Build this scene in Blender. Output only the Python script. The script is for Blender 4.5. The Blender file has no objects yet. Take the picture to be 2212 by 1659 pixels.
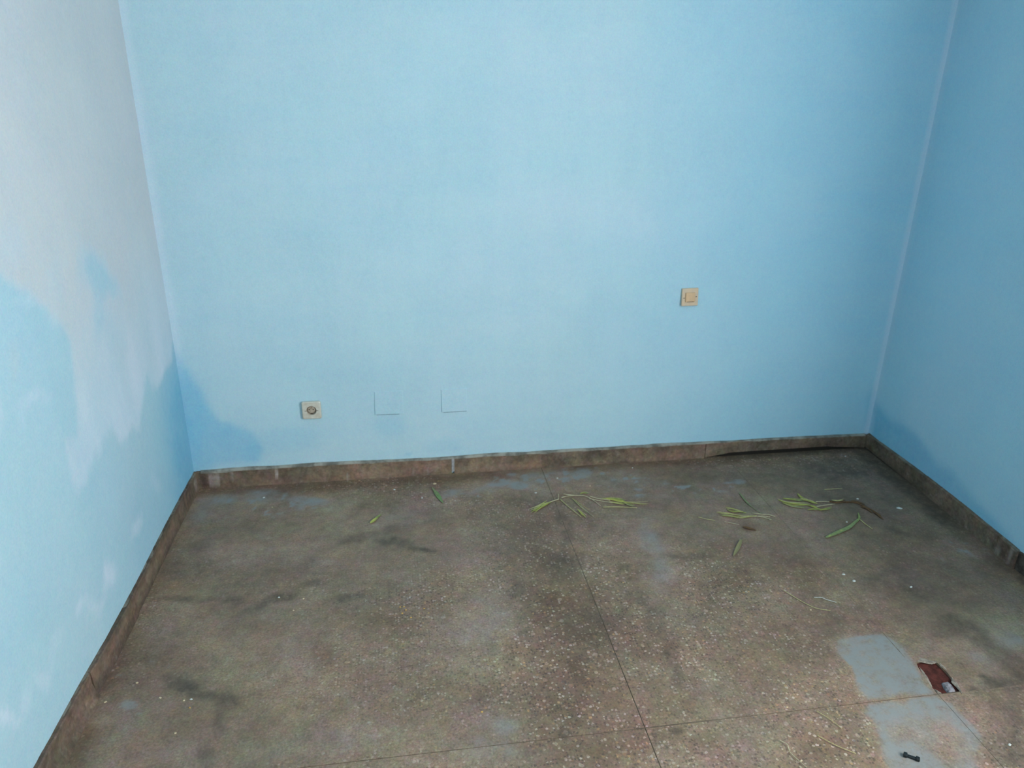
import bpy, bmesh, math, random
import numpy as np
from mathutils import Matrix, Vector, geometry
S = bpy.context.scene
COL = S.collection

# ------------------------------------------------------------------ camera, world, light, exposure
cam_d = bpy.data.cameras.new('camera'); cam = bpy.data.objects.new('camera', cam_d); COL.objects.link(cam)
cam.matrix_world = Matrix(((0.988156, 0.044455, -0.14687233, 0.9108),
                           (-0.15283665, 0.37079435, -0.91605268, -3.1445),
                           (0.01373631, 0.92765042, 0.37319701, 1.7137),
                           (0, 0, 0, 1)))
cam_d.sensor_fit = 'HORIZONTAL'; cam_d.sensor_width = 36.0; cam_d.lens = 26.735
cam_d.clip_start = 0.02
cam_d.dof.use_dof = True; cam_d.dof.focus_distance = 2.25; cam_d.dof.aperture_fstop = 3.4
S.camera = cam
S.view_settings.view_transform = 'Standard'; S.view_settings.look = 'None'
S.view_settings.gamma = 1.0; S.view_settings.use_curve_mapping = False
S.view_settings.exposure = 0.0

world = bpy.data.worlds.new('overcast_sky'); S.world = world; world.use_nodes = True
bg = world.node_tree.nodes['Background']; bg.inputs[0].default_value = (0.80, 0.90, 1.0, 1); bg.inputs[1].default_value = 1.2

W = 3.236          # room width
H = 2.85           # ceiling height
Y0 = -4.60         # front wall
WIN = (-3.75, -2.15, 0.75, 2.35)    # window opening in the right wall: y0, y1, z0, z1

ld = bpy.data.lights.new('window_daylight', 'AREA'); ld.shape = 'RECTANGLE'
ld.size = WIN[3] - WIN[2]; ld.size_y = WIN[1] - WIN[0]
ld.energy = 133.0; ld.color = (1.0, 0.985, 0.96)
lo = bpy.data.objects.new('window_daylight', ld); COL.objects.link(lo)
lo.location = (W + 0.26, (WIN[0] + WIN[1]) / 2, (WIN[2] + WIN[3]) / 2)
lo.rotation_euler = (0, math.radians(90), math.radians(-15))

FILL_WIN = (0.85, 2.25, 1.00, 2.30)    # unseen window added in the front wall for fill light: x0, x1, z0, z1
ld2 = bpy.data.lights.new('front_fill', 'AREA'); ld2.shape = 'RECTANGLE'
ld2.size = FILL_WIN[1] - FILL_WIN[0]; ld2.size_y = FILL_WIN[3] - FILL_WIN[2]
ld2.energy = 14.0; ld2.color = (1.0, 0.985, 0.96)
lo2 = bpy.data.objects.new('front_fill', ld2); COL.objects.link(lo2)
lo2.location = ((FILL_WIN[0] + FILL_WIN[1]) / 2, Y0 - 0.17, (FILL_WIN[2] + FILL_WIN[3]) / 2)
lo2.rotation_euler = (math.radians(-90), 0, math.radians(180))

# ------------------------------------------------------------------ noise in numpy
def _hash(i, j, seed):
    n = (i * 374761393 + j * 668265263 + seed * 1274126177) & 0xFFFFFFFF
    n = ((n ^ (n >> 13)) * 1274126177) & 0xFFFFFFFF
    return ((n ^ (n >> 16)) & 0xFFFF) / 65535.0
def vnoise(x, y, seed=0):
    xi = np.floor(x).astype(np.int64); yi = np.floor(y).astype(np.int64)
    fx = x - xi; fy = y - yi; fx = fx * fx * (3 - 2 * fx); fy = fy * fy * (3 - 2 * fy)
    a = _hash(xi, yi, seed); b = _hash(xi + 1, yi, seed); c = _hash(xi, yi + 1, seed); d = _hash(xi + 1, yi + 1, seed)
    return (a + (b - a) * fx) * (1 - fy) + (c + (d - c) * fx) * fy
def fbm(x, y, seed=0, octs=4):
    v = 0; a = 0.5
    for o in range(octs):
        v = v + a * (vnoise(x, y, seed + o * 17) - 0.5); x = x * 2.03; y = y * 2.03; a *= 0.5
    return v                                   # about -0.45 .. 0.45
def sstep(a, b, v):
    t = np.clip((v - a) / (b - a), 0, 1); return t * t * (3 - 2 * t)
def blob(x, y, e, soft=0.35):
    """1 inside the ellipse e = (cx, cy, ux, uy, vx, vy), fading to 0 outside"""
    cx, cy, ux, uy, vx, vy = e; det = ux * vy - uy * vx
    dx, dy = x - cx, y - cy
    a = (dx * vy - dy * vx) / det; b = (-dx * uy + dy * ux) / det
    return 1 - sstep(1 - soft, 1 + soft, np.sqrt(a * a + b * b))
def poly_sd(x, y, pts):
    """signed distance to polygon, positive inside"""
    d = np.full(x.shape, 1e9); inside = np.zeros(x.shape, bool); n = len(pts)
    for i in range(n):
        x0, y0 = pts[i]; x1, y1 = pts[(i + 1) % n]
        ex, ey = x1 - x0, y1 - y0
        t = np.clip(((x - x0) * ex + (y - y0) * ey) / (ex * ex + ey * ey + 1e-12), 0, 1)
        d = np.minimum(d, np.hypot(x - x0 - t * ex, y - y0 - t * ey))
        c = ((y0 > y) != (y1 > y)) & (x < (x1 - x0) * (y - y0) / (y1 - y0 + 1e-12) + x0)
        inside ^= c
    return np.where(inside, d, -d)

# ------------------------------------------------------------------ scene helpers
def tag(o, label=None, cat=None, group=None, kind=None):
    if label: o['label'] = label
    if cat: o['category'] = cat
    if group: o['group'] = group
    if kind: o['kind'] = kind
    return o
def empty(name, loc, rz=0.0):
    o = bpy.data.objects.new(name, None); COL.objects.link(o); o.location = loc; o.rotation_euler[2] = rz
    o.empty_display_size = 0.02
    return o
def mesh_obj(name, verts, faces, mat, parent=None, loc=None, smooth=False, attr=None):
    me = bpy.data.meshes.new(name); me.from_pydata([tuple(map(float, v)) for v in verts], [], faces); me.update()
    if attr is not None:
        ca = me.color_attributes.new('marks', 'FLOAT_COLOR', 'POINT')
        ca.data.foreach_set('color', np.clip(attr, 0, 1).astype(np.float32).ravel())
    bm = bmesh.new(); bm.from_mesh(me); bmesh.ops.recalc_face_normals(bm, faces=bm.faces); bm.to_mesh(me); bm.free()
    if smooth: me.polygons.foreach_set('use_smooth', [True] * len(me.polygons))
    me.materials.append(mat)
    o = bpy.data.objects.new(name, me); COL.objects.link(o)
    if parent: o.parent = parent
    if loc: o.location = loc
    return o
def bm_obj(name, bm, mat, parent=None, smooth=False):
    me = bpy.data.meshes.new(name); bmesh.ops.recalc_face_normals(bm, faces=bm.faces); bm.to_mesh(me); bm.free()
    if smooth: me.polygons.foreach_set('use_smooth', [True] * len(me.polygons))
    me.materials.append(mat); o = bpy.data.objects.new(name, me); COL.objects.link(o)
    if parent: o.parent = parent
    return o
def box_bm(x0, x1, y0, y1, z0, z1, bevel=0.0, seg=2, bm=None):
    b = bmesh.new(); bmesh.ops.create_cube(b, size=1.0)
    for v in b.verts:
        v.co = Vector(((x0 + x1) / 2 + v.co.x * (x1 - x0), (y0 + y1) / 2 + v.co.y * (y1 - y0), (z0 + z1) / 2 + v.co.z * (z1 - z0)))
    if bevel: bmesh.ops.bevel(b, geom=list(b.edges), offset=bevel, segments=seg, affect='EDGES', profile=0.5)
    return b

# ------------------------------------------------------------------ materials
class N:
    def __init__(s, name):
        s.m = bpy.data.materials.new(name); s.m.use_nodes = True; s.t = s.m.node_tree
        s.b = s.t.nodes['Principled BSDF']
    def node(s, kind, **kw):
        n = s.t.nodes.new(kind)
        for k, v in kw.items(): setattr(n, k, v)
        return n
    def ln(s, a, b): s.t.links.new(a, b)
    def coord(s):
        if not hasattr(s, '_c'): s._c = s.node('ShaderNodeNewGeometry').outputs['Position']
        return s._c
    def noise(s, scale, detail=3, rough=0.55, vec=None, stretch=None):
        n = s.node('ShaderNodeTexNoise'); n.inputs['Scale'].default_value = scale
        n.inputs['Detail'].default_value = detail; n.inputs['Roughness'].default_value = rough
        v = vec or s.coord()
        if stretch:
            mp = s.node('ShaderNodeMapping'); mp.inputs['Scale'].default_value = stretch; s.ln(v, mp.inputs[0]); v = mp.outputs[0]
        s.ln(v, n.inputs['Vector']); return n.outputs[0]
    def ramp(s, v, a, b, lo=0.0, hi=1.0):
        n = s.node('ShaderNodeMapRange'); n.interpolation_type = 'SMOOTHSTEP'
        for i, x in ((1, a), (2, b), (3, lo), (4, hi)): n.inputs[i].default_value = x
        s.ln(v, n.inputs[0]); return n.outputs[0]
    def math(s, op, a, b=None):
        n = s.node('ShaderNodeMath', operation=op)
        for i, x in ((0, a), (1, b)):
            if x is None: continue
            if isinstance(x, (int, float)): n.inputs[i].default_value = x
            else: s.ln(x, n.inputs[i])
        return n.outputs[0]
    def mix(s, f, a, b, mode='MIX'):
        n = s.node('ShaderNodeMix', data_type='RGBA', blend_type=mode)
        for i, x in ((0, f), (6, a), (7, b)):
            if isinstance(x, (int, float)): n.inputs[i].default_value = x
            elif isinstance(x, tuple): n.inputs[i].default_value = (*x, 1)
            else: s.ln(x, n.inputs[i])
        return n.outputs[2]
    def hue(s, c, scale, amt, detail=3, sat=0.28):
        v = s.node('ShaderNodeTexNoise'); v.inputs['Scale'].default_value = scale; v.inputs['Detail'].default_value = detail
        v.inputs['Roughness'].default_value = 0.62; s.ln(s.coord(), v.inputs['Vector'])
        h = s.node('ShaderNodeHueSaturation'); h.inputs['Saturation'].default_value = sat; s.ln(v.outputs['Color'], h.inputs['Color'])
        g = s.node('ShaderNodeBrightContrast'); g.inputs['Bright'].default_value = 0.02; g.inputs['Contrast'].default_value = 0.35; s.ln(h.outputs[0], g.inputs[0])
        return s.mix(amt, c, g.outputs[0], 'OVERLAY')
    def marks(s):
        a = s.node('ShaderNodeVertexColor'); a.layer_name = 'marks'
        sp = s.node('ShaderNodeSeparateColor'); s.ln(a.outputs[0], sp.inputs[0])
        return sp.outputs[0], sp.outputs[1], sp.outputs[2], a.outputs[1]
    def bump(s, h, strength, dist=0.002):
        n = s.node('ShaderNodeBump'); n.inputs['Strength'].default_value = strength; n.inputs['Distance'].default_value = dist
        s.ln(h, n.inputs['Height']); s.ln(n.outputs[0], s.b.inputs['Normal'])
    def out(s, color, rough=0.7, spec=0.3):
        if isinstance(color, tuple): s.b.inputs['Base Color'].default_value = (*color, 1)
        else: s.ln(color, s.b.inputs['Base Color'])
        if isinstance(rough, (int, float)): s.b.inputs['Roughness'].default_value = rough
        else: s.ln(rough, s.b.inputs['Roughness'])
        s.b.inputs['Specular IOR Level'].default_value = spec
        return s.m

def wall_paint(name='blue_distemper_paint', dull=1.0):
    n = N(name)
    pale, deep, worn, bluer = n.marks()
    base = (0.435, 0.635, 0.715)
    # brushed, patchy distemper: broad clouds, faint horizontal and vertical strokes, fine speckle
    cloud = n.ramp(n.noise(1.3, 4, 0.6), 0.32, 0.70)
    strokes = n.ramp(n.noise(5.0, 3, 0.6, stretch=(0.35, 0.35, 2.2)), 0.34, 0.68)
    runs = n.ramp(n.noise(6.0, 3, 0.6, stretch=(2.0, 2.0, 0.25)), 0.34, 0.68)
    c = n.mix(n.math('MULTIPLY', cloud, 0.55), base, (0.470, 0.665, 0.735))
    c = n.mix(n.math('MULTIPLY', strokes, 0.30), c, (0.370, 0.605, 0.730))
    c = n.mix(n.math('MULTIPLY', runs, 0.22), c, (0.490, 0.680, 0.745))
    c = n.mix(n.math('MULTIPLY', bluer, 0.9), c, n.mix(strokes, (0.345, 0.665, 0.850), (0.375, 0.675, 0.835)))  # bluer tone, strongest towards the right side of the room
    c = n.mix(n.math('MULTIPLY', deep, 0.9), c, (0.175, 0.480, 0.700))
    c = n.mix(n.math('MULTIPLY', pale, 0.92), c, (0.700, 0.800, 0.930))
    c = n.mix(n.math('MULTIPLY', worn, 0.85), c, (0.60, 0.635, 0.65))
    fine = n.noise(210, 2, 0.7)
    hue = n.noise(24, 3, 0.6)
    c = n.mix(n.ramp(hue, 0.30, 0.72, 0.0, 0.14), c, (0.46, 0.62, 0.77))
    c = n.mix(n.ramp(fine, 0.38, 0.64, 0.0, 0.16), c, (0.310, 0.530, 0.640))
    c = n.hue(c, 3, 0.12, 2); c = n.hue(c, 45, 0.12, 3, 0.6); c = n.hue(c, 170, 0.16, 1, 0.6)
    if dull < 1: c = n.mix(1.0, c, (dull, dull, dull), 'MULTIPLY')
    n.bump(n.math('ADD', n.noise(90, 2, 0.7), n.noise(14, 2)), 0.12, 0.003)
    return n.out(c, 0.85, 0.15)

def terrazzo():
    n = N('worn_terrazzo')
    dust, dark, brown, chips = n.marks()
    P = n.coord()
    # the ground of the terrazzo
    c = n.mix(n.ramp(n.noise(2.2, 3, 0.65), 0.35, 0.66), (0.270, 0.218, 0.160), (0.345, 0.285, 0.215))
    c = n.mix(n.ramp(n.noise(9, 3, 0.65), 0.40, 0.70, 0, 0.45), c, (0.235, 0.215, 0.150))
    c = n.mix(n.ramp(n.noise(5.5, 3, 0.6), 0.52, 0.74, 0, 0.40), c, (0.330, 0.215, 0.155))
    c = n.mix(n.math('MULTIPLY', dust, 0.55), c, (0.385, 0.365, 0.325))
    c = n.mix(n.math('MULTIPLY', brown, 0.92), c, (0.125, 0.080, 0.050))
    grain = n.noise(150, 3, 0.7)
    c = n.mix(n.ramp(grain, 0.40, 0.62, 0.0, 0.35), c, (0.150, 0.115, 0.080))
    # marble chips: light, dark and a few ochre ones, of uneven size
    warp = n.node('ShaderNodeTexNoise'); warp.inputs['Scale'].default_value = 120; n.ln(P, warp.inputs['Vector'])
    off = n.node('ShaderNodeVectorMath', operation='SCALE'); n.ln(warp.outputs['Color'], off.inputs[0]); off.inputs['Scale'].default_value = 0.007
    add = n.node('ShaderNodeVectorMath', operation='ADD'); n.ln(P, add.inputs[0]); n.ln(off.outputs[0], add.inputs[1])
    flat = n.node('ShaderNodeMapping'); flat.inputs['Scale'].default_value = (1, 1, 0); n.ln(add.outputs[0], flat.inputs[0])
    def layer(scale, keep, big, seed):
        mp = n.node('ShaderNodeMapping'); mp.inputs['Location'].default_value = (seed, seed * 0.7, 0); n.ln(flat.outputs[0], mp.inputs[0])
        v = n.node('ShaderNodeTexVoronoi', voronoi_dimensions='2D'); v.inputs['Scale'].default_value = scale; n.ln(mp.outputs[0], v.inputs['Vector'])
        sp = n.node('ShaderNodeSeparateColor'); n.ln(v.outputs['Color'], sp.inputs[0])
        rad = n.math('MULTIPLY', n.ramp(sp.outputs[0], 1 - keep, 1.0), big)
        d = n.math('SUBTRACT', rad, v.outputs['Distance'])
        return n.ramp(d, -0.02, 0.09), sp.outputs[1], sp.outputs[2]
    vis = n.math('MULTIPLY', n.math('MULTIPLY', chips, 0.80), n.math('SUBTRACT', 1.0, n.math('MULTIPLY', dust, 0.85)))
    m, r1, r2 = layer(98, 0.60, 0.50, 3.1)
    cc = n.mix(n.ramp(r2, 0.80, 0.9), n.mix(r1, (0.40, 0.34, 0.26), (0.60, 0.57, 0.50)), (0.52, 0.37, 0.20))
    c = n.mix(n.math('MULTIPLY', m, n.math('MULTIPLY', vis, n.ramp(r1, 0.0, 1.0, 0.25, 1.0))), c, cc)
    m, r1, r2 = layer(115, 0.50, 0.50, 8.7)
    c = n.mix(n.math('MULTIPLY', m, n.math('MULTIPLY', vis, 0.75)), c, (0.075, 0.070, 0.065))
    m, r1, r2 = layer(55, 0.16, 0.46, 1.3)
    c = n.mix(n.math('MULTIPLY', m, n.math('MULTIPLY', vis, 0.65)), c, n.mix(r1, (0.58, 0.53, 0.44), (0.34, 0.20, 0.13)))
    c = n.mix(1.0, c, (0.745, 0.645, 0.605), 'MULTIPLY')
    c = n.hue(c, 5, 0.45, 3); c = n.hue(c, 26, 0.45, 3, 0.35); c = n.hue(c, 130, 0.45, 2, 0.35)
    # grime, painted skirting shadow and plaster dust lie over the chips
    c = n.mix(n.math('MULTIPLY', dark, n.ramp(n.noise(30, 4, 0.7), 0.30, 0.62, 0.55, 0.92)), c, (0.072, 0.060, 0.046))
    d2 = n.math('MULTIPLY', n.ramp(dust, 0.45, 1.0), n.ramp(n.noise(26, 5, 0.7), 0.28, 0.60, 0.25, 0.92))
    c = n.mix(d2, c, (0.245, 0.268, 0.265))
    n.bump(n.noise(60, 2, 0.7), 0.15, 0.002)
    rough = n.ramp(n.noise(8, 3), 0.3, 0.7, 0.50, 0.75)
    return n.out(c, rough, 0.30)

def skirting_mat():
    n = N('grimy_terrazzo_skirting')
    wht, dark, tan, _ = n.marks()
    c = n.mix(n.ramp(n.noise(7, 4, 0.65), 0.35, 0.65), (0.205, 0.150, 0.110), (0.160, 0.135, 0.100))
    c = n.mix(n.ramp(n.noise(22, 4, 0.7), 0.42, 0.66, 0, 0.7), c, (0.100, 0.080, 0.058))
    c = n.mix(n.ramp(n.noise(40, 3, 0.7), 0.55, 0.72, 0, 0.55), c, (0.270, 0.230, 0.180))
    c = n.mix(n.math('MULTIPLY', tan, 0.75), c, (0.330, 0.225, 0.160))
    c = n.mix(n.math('MULTIPLY', dark, 0.85), c, (0.050, 0.042, 0.034))
    c = n.mix(n.math('MULTIPLY', wht, 0.9), c, (0.520, 0.510, 0.470))
    c = n.hue(c, 12, 0.7, 4); c = n.hue(c, 60, 0.6, 3); c = n.mix(1.0, c, (0.86, 0.80, 0.78), 'MULTIPLY')
    n.bump(n.noise(70, 4, 0.7), 0.5, 0.004)
    return n.out(c, 0.8, 0.2)

def plain(name, col, rough=0.6, spec=0.3, var=None, scale=40, bump=0.0):
    n = N(name); c = col
    if var: c = n.mix(n.ramp(n.noise(scale, 4, 0.65), 0.35, 0.65), col, var)
    if bump: n.bump(n.noise(scale * 1.5, 4, 0.7), bump, 0.002)
    return n.out(c, rough, spec)

M_WALL = wall_paint(); M_WALL_DIM = wall_paint('dimmed_blue_distemper', 0.85); M_FLOOR = terrazzo(); M_SKIRT = skirting_mat()  # left wall gets a copy darkened to lower its lit level
M_CEIL = plain('whitewashed_ceiling', (0.62, 0.68, 0.71), 0.9, 0.1, (0.55, 0.62, 0.66), 3)
M_MORTAR = plain('old_mortar', (0.10, 0.085, 0.07), 0.95, 0.1, (0.05, 0.04, 0.035), 30, 0.6)
M_GAP_SHADE = plain('gap_shade', (0.030, 0.026, 0.022), 0.95, 0.05)
M_BEAD = plain('cream_plaster_edge', (0.36, 0.35, 0.30), 0.9, 0.1, (0.15, 0.145, 0.125), 14, 0.3)
M_BEAD2 = plain('grimy_plaster_edge', (0.22, 0.205, 0.17), 0.9, 0.1, (0.11, 0.095, 0.075), 12, 0.3)
M_EDGE_SHADOW = plain('edge_shadow_tone', (0.16, 0.25, 0.31), 0.95, 0.05)
M_GROUT = plain('white_grout', (0.38, 0.38, 0.39), 0.9, 0.1, (0.27, 0.265, 0.26), 60, 0.3)
M_RED = plain('red_clay_bedding', (0.115, 0.035, 0.028), 0.95, 0.1, (0.060, 0.022, 0.018), 60, 0.8)
M_LUMP = plain('grey_mortar_lump', (0.33, 0.31, 0.33), 0.9, 0.1, (0.15, 0.14, 0.15), 90, 0.5)
M_RIM = plain('broken_terrazzo_rim', (0.36, 0.31, 0.25), 0.9, 0.1, (0.20, 0.17, 0.14), 70, 0.6)
M_PLATE = plain('aged_ivory_plastic', (0.62, 0.60, 0.52), 0.45, 0.4, (0.55, 0.50, 0.41), 45)
M_PLATE2 = plain('yellowed_plastic', (0.66, 0.50, 0.34), 0.5, 0.4, (0.58, 0.47, 0.35), 45)
M_PLATE3 = plain('tan_plastic', (0.70, 0.46, 0.26), 0.5, 0.4, (0.62, 0.42, 0.25), 45)
M_CUP = plain('dirty_socket_plastic', (0.22, 0.18, 0.14), 0.6, 0.3, (0.22, 0.18, 0.14), 90)
M_HOLE = plain('dark_contact_hole', (0.03, 0.022, 0.015), 0.7)
M_PIN = plain('dull_brass', (0.28, 0.20, 0.13), 0.4, 0.5)
M_SCREW = plain('rusty_screw', (0.13, 0.09, 0.06), 0.6, 0.4)
M_WHITE = plain('plaster_flake', (0.66, 0.68, 0.64), 0.9, 0.1, (0.52, 0.54, 0.50), 200)
M_CREAM = plain('cream_flake', (0.62, 0.52, 0.36), 0.8, 0.2, (0.52, 0.40, 0.24), 200)
M_OCHRE = plain('ochre_crumb', (0.58, 0.36, 0.12), 0.8, 0.2, (0.48, 0.30, 0.10), 200)
M_LEAF = plain('yellow_green_leaf', (0.48, 0.48, 0.12), 0.65, 0.2, (0.34, 0.36, 0.10), 60)
M_LEAF2 = plain('fresh_green_leaf', (0.30, 0.35, 0.12), 0.65, 0.2, (0.21, 0.25, 0.09), 60)
M_LEAF3 = plain('dull_green_leaf', (0.25, 0.29, 0.14), 0.65, 0.2, (0.18, 0.21, 0.11), 60)
M_STRAW = plain('dry_straw', (0.56, 0.52, 0.24), 0.7, 0.2, (0.44, 0.40, 0.18), 90)
M_STALK = plain('pale_stalk', (0.58, 0.52, 0.34), 0.7, 0.2, (0.42, 0.38, 0.25), 90)
M_DRY = plain('dry_brown_leaf', (0.11, 0.06, 0.032), 0.8, 0.2, (0.16, 0.09, 0.04), 90)
M_TANLEAF = plain('tan_flake', (0.33, 0.24, 0.16), 0.8, 0.2)
M_BLACK = plain('black_plastic', (0.012, 0.017, 0.018), 0.45, 0.4)
M_WOOD = plain('painted_window_frame', (0.55, 0.55, 0.5), 0.6, 0.3)

# ------------------------------------------------------------------ WALLS
def lin(xs, ys):
    return lambda v: np.interp(v, xs, ys)
LEFT_X = lin([-4.7, -1.55, -1.286, -1.088, -0.77, -0.544, -0.30, 0.0][::1], [-0.10, -0.043, -0.034, -0.023, -0.014, -0.013, -0.010, 0.0])
RIGHT_X = lin([-4.7, -1.05, -0.90, -0.62, -0.45, 0.0], [3.215, 3.205, 3.218, 3.234, 3.238, W])

def wall_grid(name, us, vs, place, marks, mat, skip=None, thick=0.16, outward=None):
    """a wall as a fine sheet closed at the back; us and vs are the grid lines, place(u, v) gives xyz"""
    U, V = np.meshgrid(us, vs); nu, nv = len(us), len(vs)
    X, Y, Z = place(U, V)
    verts = np.stack([X, Y, Z], -1).reshape(-1, 3)
    at = np.zeros((nu * nv, 4))
    if marks is not None:
        for k, ch in enumerate(marks(U, V)): at[:, k] = ch.ravel()
    faces = []
    for j in range(nv - 1):
        for i in range(nu - 1):
            if skip and skip((us[i] + us[i + 1]) / 2, (vs[j] + vs[j + 1]) / 2): continue
            a = j * nu + i; faces.append((a, a + 1, a + nu + 1, a + nu))
    me = bpy.data.meshes.new(name); me.from_pydata(verts.tolist(), [], faces); me.update()
    ca = me.color_attributes.new('marks', 'FLOAT_COLOR', 'POINT'); ca.data.foreach_set('color', np.clip(at, 0, 1).astype(np.float32).ravel())
    me.polygons.foreach_set('use_smooth', [True] * len(me.polygons))
    me.materials.append(mat); o = bpy.data.objects.new(name, me); COL.objects.link(o)
    n = me.polygons[0].normal
    md = o.modifiers.new('thickness', 'SOLIDIFY'); md.thickness = thick
    md.offset = 1.0 if n.dot(Vector(outward)) > 0 else -1.0
    tag(o, kind='structure'); return o
def axis(a, b, fine_a, fine_b, f, c):
    """grid lines from a to b, spacing f inside [fine_a, fine_b] and c elsewhere"""
    L_ = []
    for lo_, hi_, st in ((a, fine_a, c), (fine_a, fine_b, f), (fine_b, b, c)):
        if hi_ - lo_ > 1e-6: L_.append(np.linspace(lo_, hi_, max(2, int(round((hi_ - lo_) / st)) + 1)))
    return np.unique(np.round(np.concatenate(L_), 5))

def wavy(u, v, seed, amp=0.006):
    return amp * (fbm(u * 1.1, v * 1.1, seed, 3))

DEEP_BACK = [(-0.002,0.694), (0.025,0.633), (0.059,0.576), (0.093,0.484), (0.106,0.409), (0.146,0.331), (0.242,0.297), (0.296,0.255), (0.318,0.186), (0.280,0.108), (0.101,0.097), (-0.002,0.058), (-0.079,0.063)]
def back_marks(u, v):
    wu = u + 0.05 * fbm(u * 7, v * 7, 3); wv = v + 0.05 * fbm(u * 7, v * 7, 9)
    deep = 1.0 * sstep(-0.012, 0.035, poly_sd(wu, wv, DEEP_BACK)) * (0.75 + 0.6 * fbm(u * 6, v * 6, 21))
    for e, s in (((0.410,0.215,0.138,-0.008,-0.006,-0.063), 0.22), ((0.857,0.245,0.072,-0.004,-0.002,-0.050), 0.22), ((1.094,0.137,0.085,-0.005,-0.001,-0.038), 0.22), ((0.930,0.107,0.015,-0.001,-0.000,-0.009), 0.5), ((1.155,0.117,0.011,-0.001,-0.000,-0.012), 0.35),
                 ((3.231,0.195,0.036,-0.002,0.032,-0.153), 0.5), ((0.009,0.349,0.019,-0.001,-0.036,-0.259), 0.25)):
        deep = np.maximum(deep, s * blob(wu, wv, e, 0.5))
    pale = np.zeros_like(u)
    for e, s in (((1.532,1.747,0.220,0.003,0.006,-0.183), 0.10), ((1.628,1.193,0.337,-0.004,0.005,-0.115), 0.14), ((1.356,1.003,0.355,-0.007,0.001,-0.119), 0.10), ((0.313,0.420,0.115,-0.006,-0.010,-0.097), 0.05), ((1.398,0.737,0.245,-0.008,0.001,-0.105), 0.08),
                 ((1.701,0.895,0.124,-0.003,0.006,-0.124), 0.06), ((1.997,1.111,0.124,-0.002,0.010,-0.119), 0.08)):
        pale = np.maximum(pale, s * blob(wu, wv, e, 0.8))
    # thin paler edge down both corners, painted as light caught by the fillet
    pale = np.maximum(pale, 0.42 * sstep(0.045, 0.012, u + 0.02 * fbm(u * 3, v * 5, 71)) * sstep(0.45, 0.70, v))
    pale = np.maximum(pale, 0.50 * sstep(W - 0.026, W - 0.012, u))
    return pale, deep, np.zeros_like(u), sstep(1.55, 2.9, u + 0.5 * fbm(u * 2, v * 2, 12))
bu = axis(-0.12, W + 0.12, 0.0, W, 0.016, 0.06); bv = axis(-0.02, H, 0.0, 1.80, 0.018, 0.15)
wall_back = wall_grid('wall_back', bu, bv, lambda u, v: (u, wavy(u, v, 5, 0.004) * sstep(0.0, 0.3, v) + 0 * u, v), back_marks, M_WALL, outward=(0, 1, 0))

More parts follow.
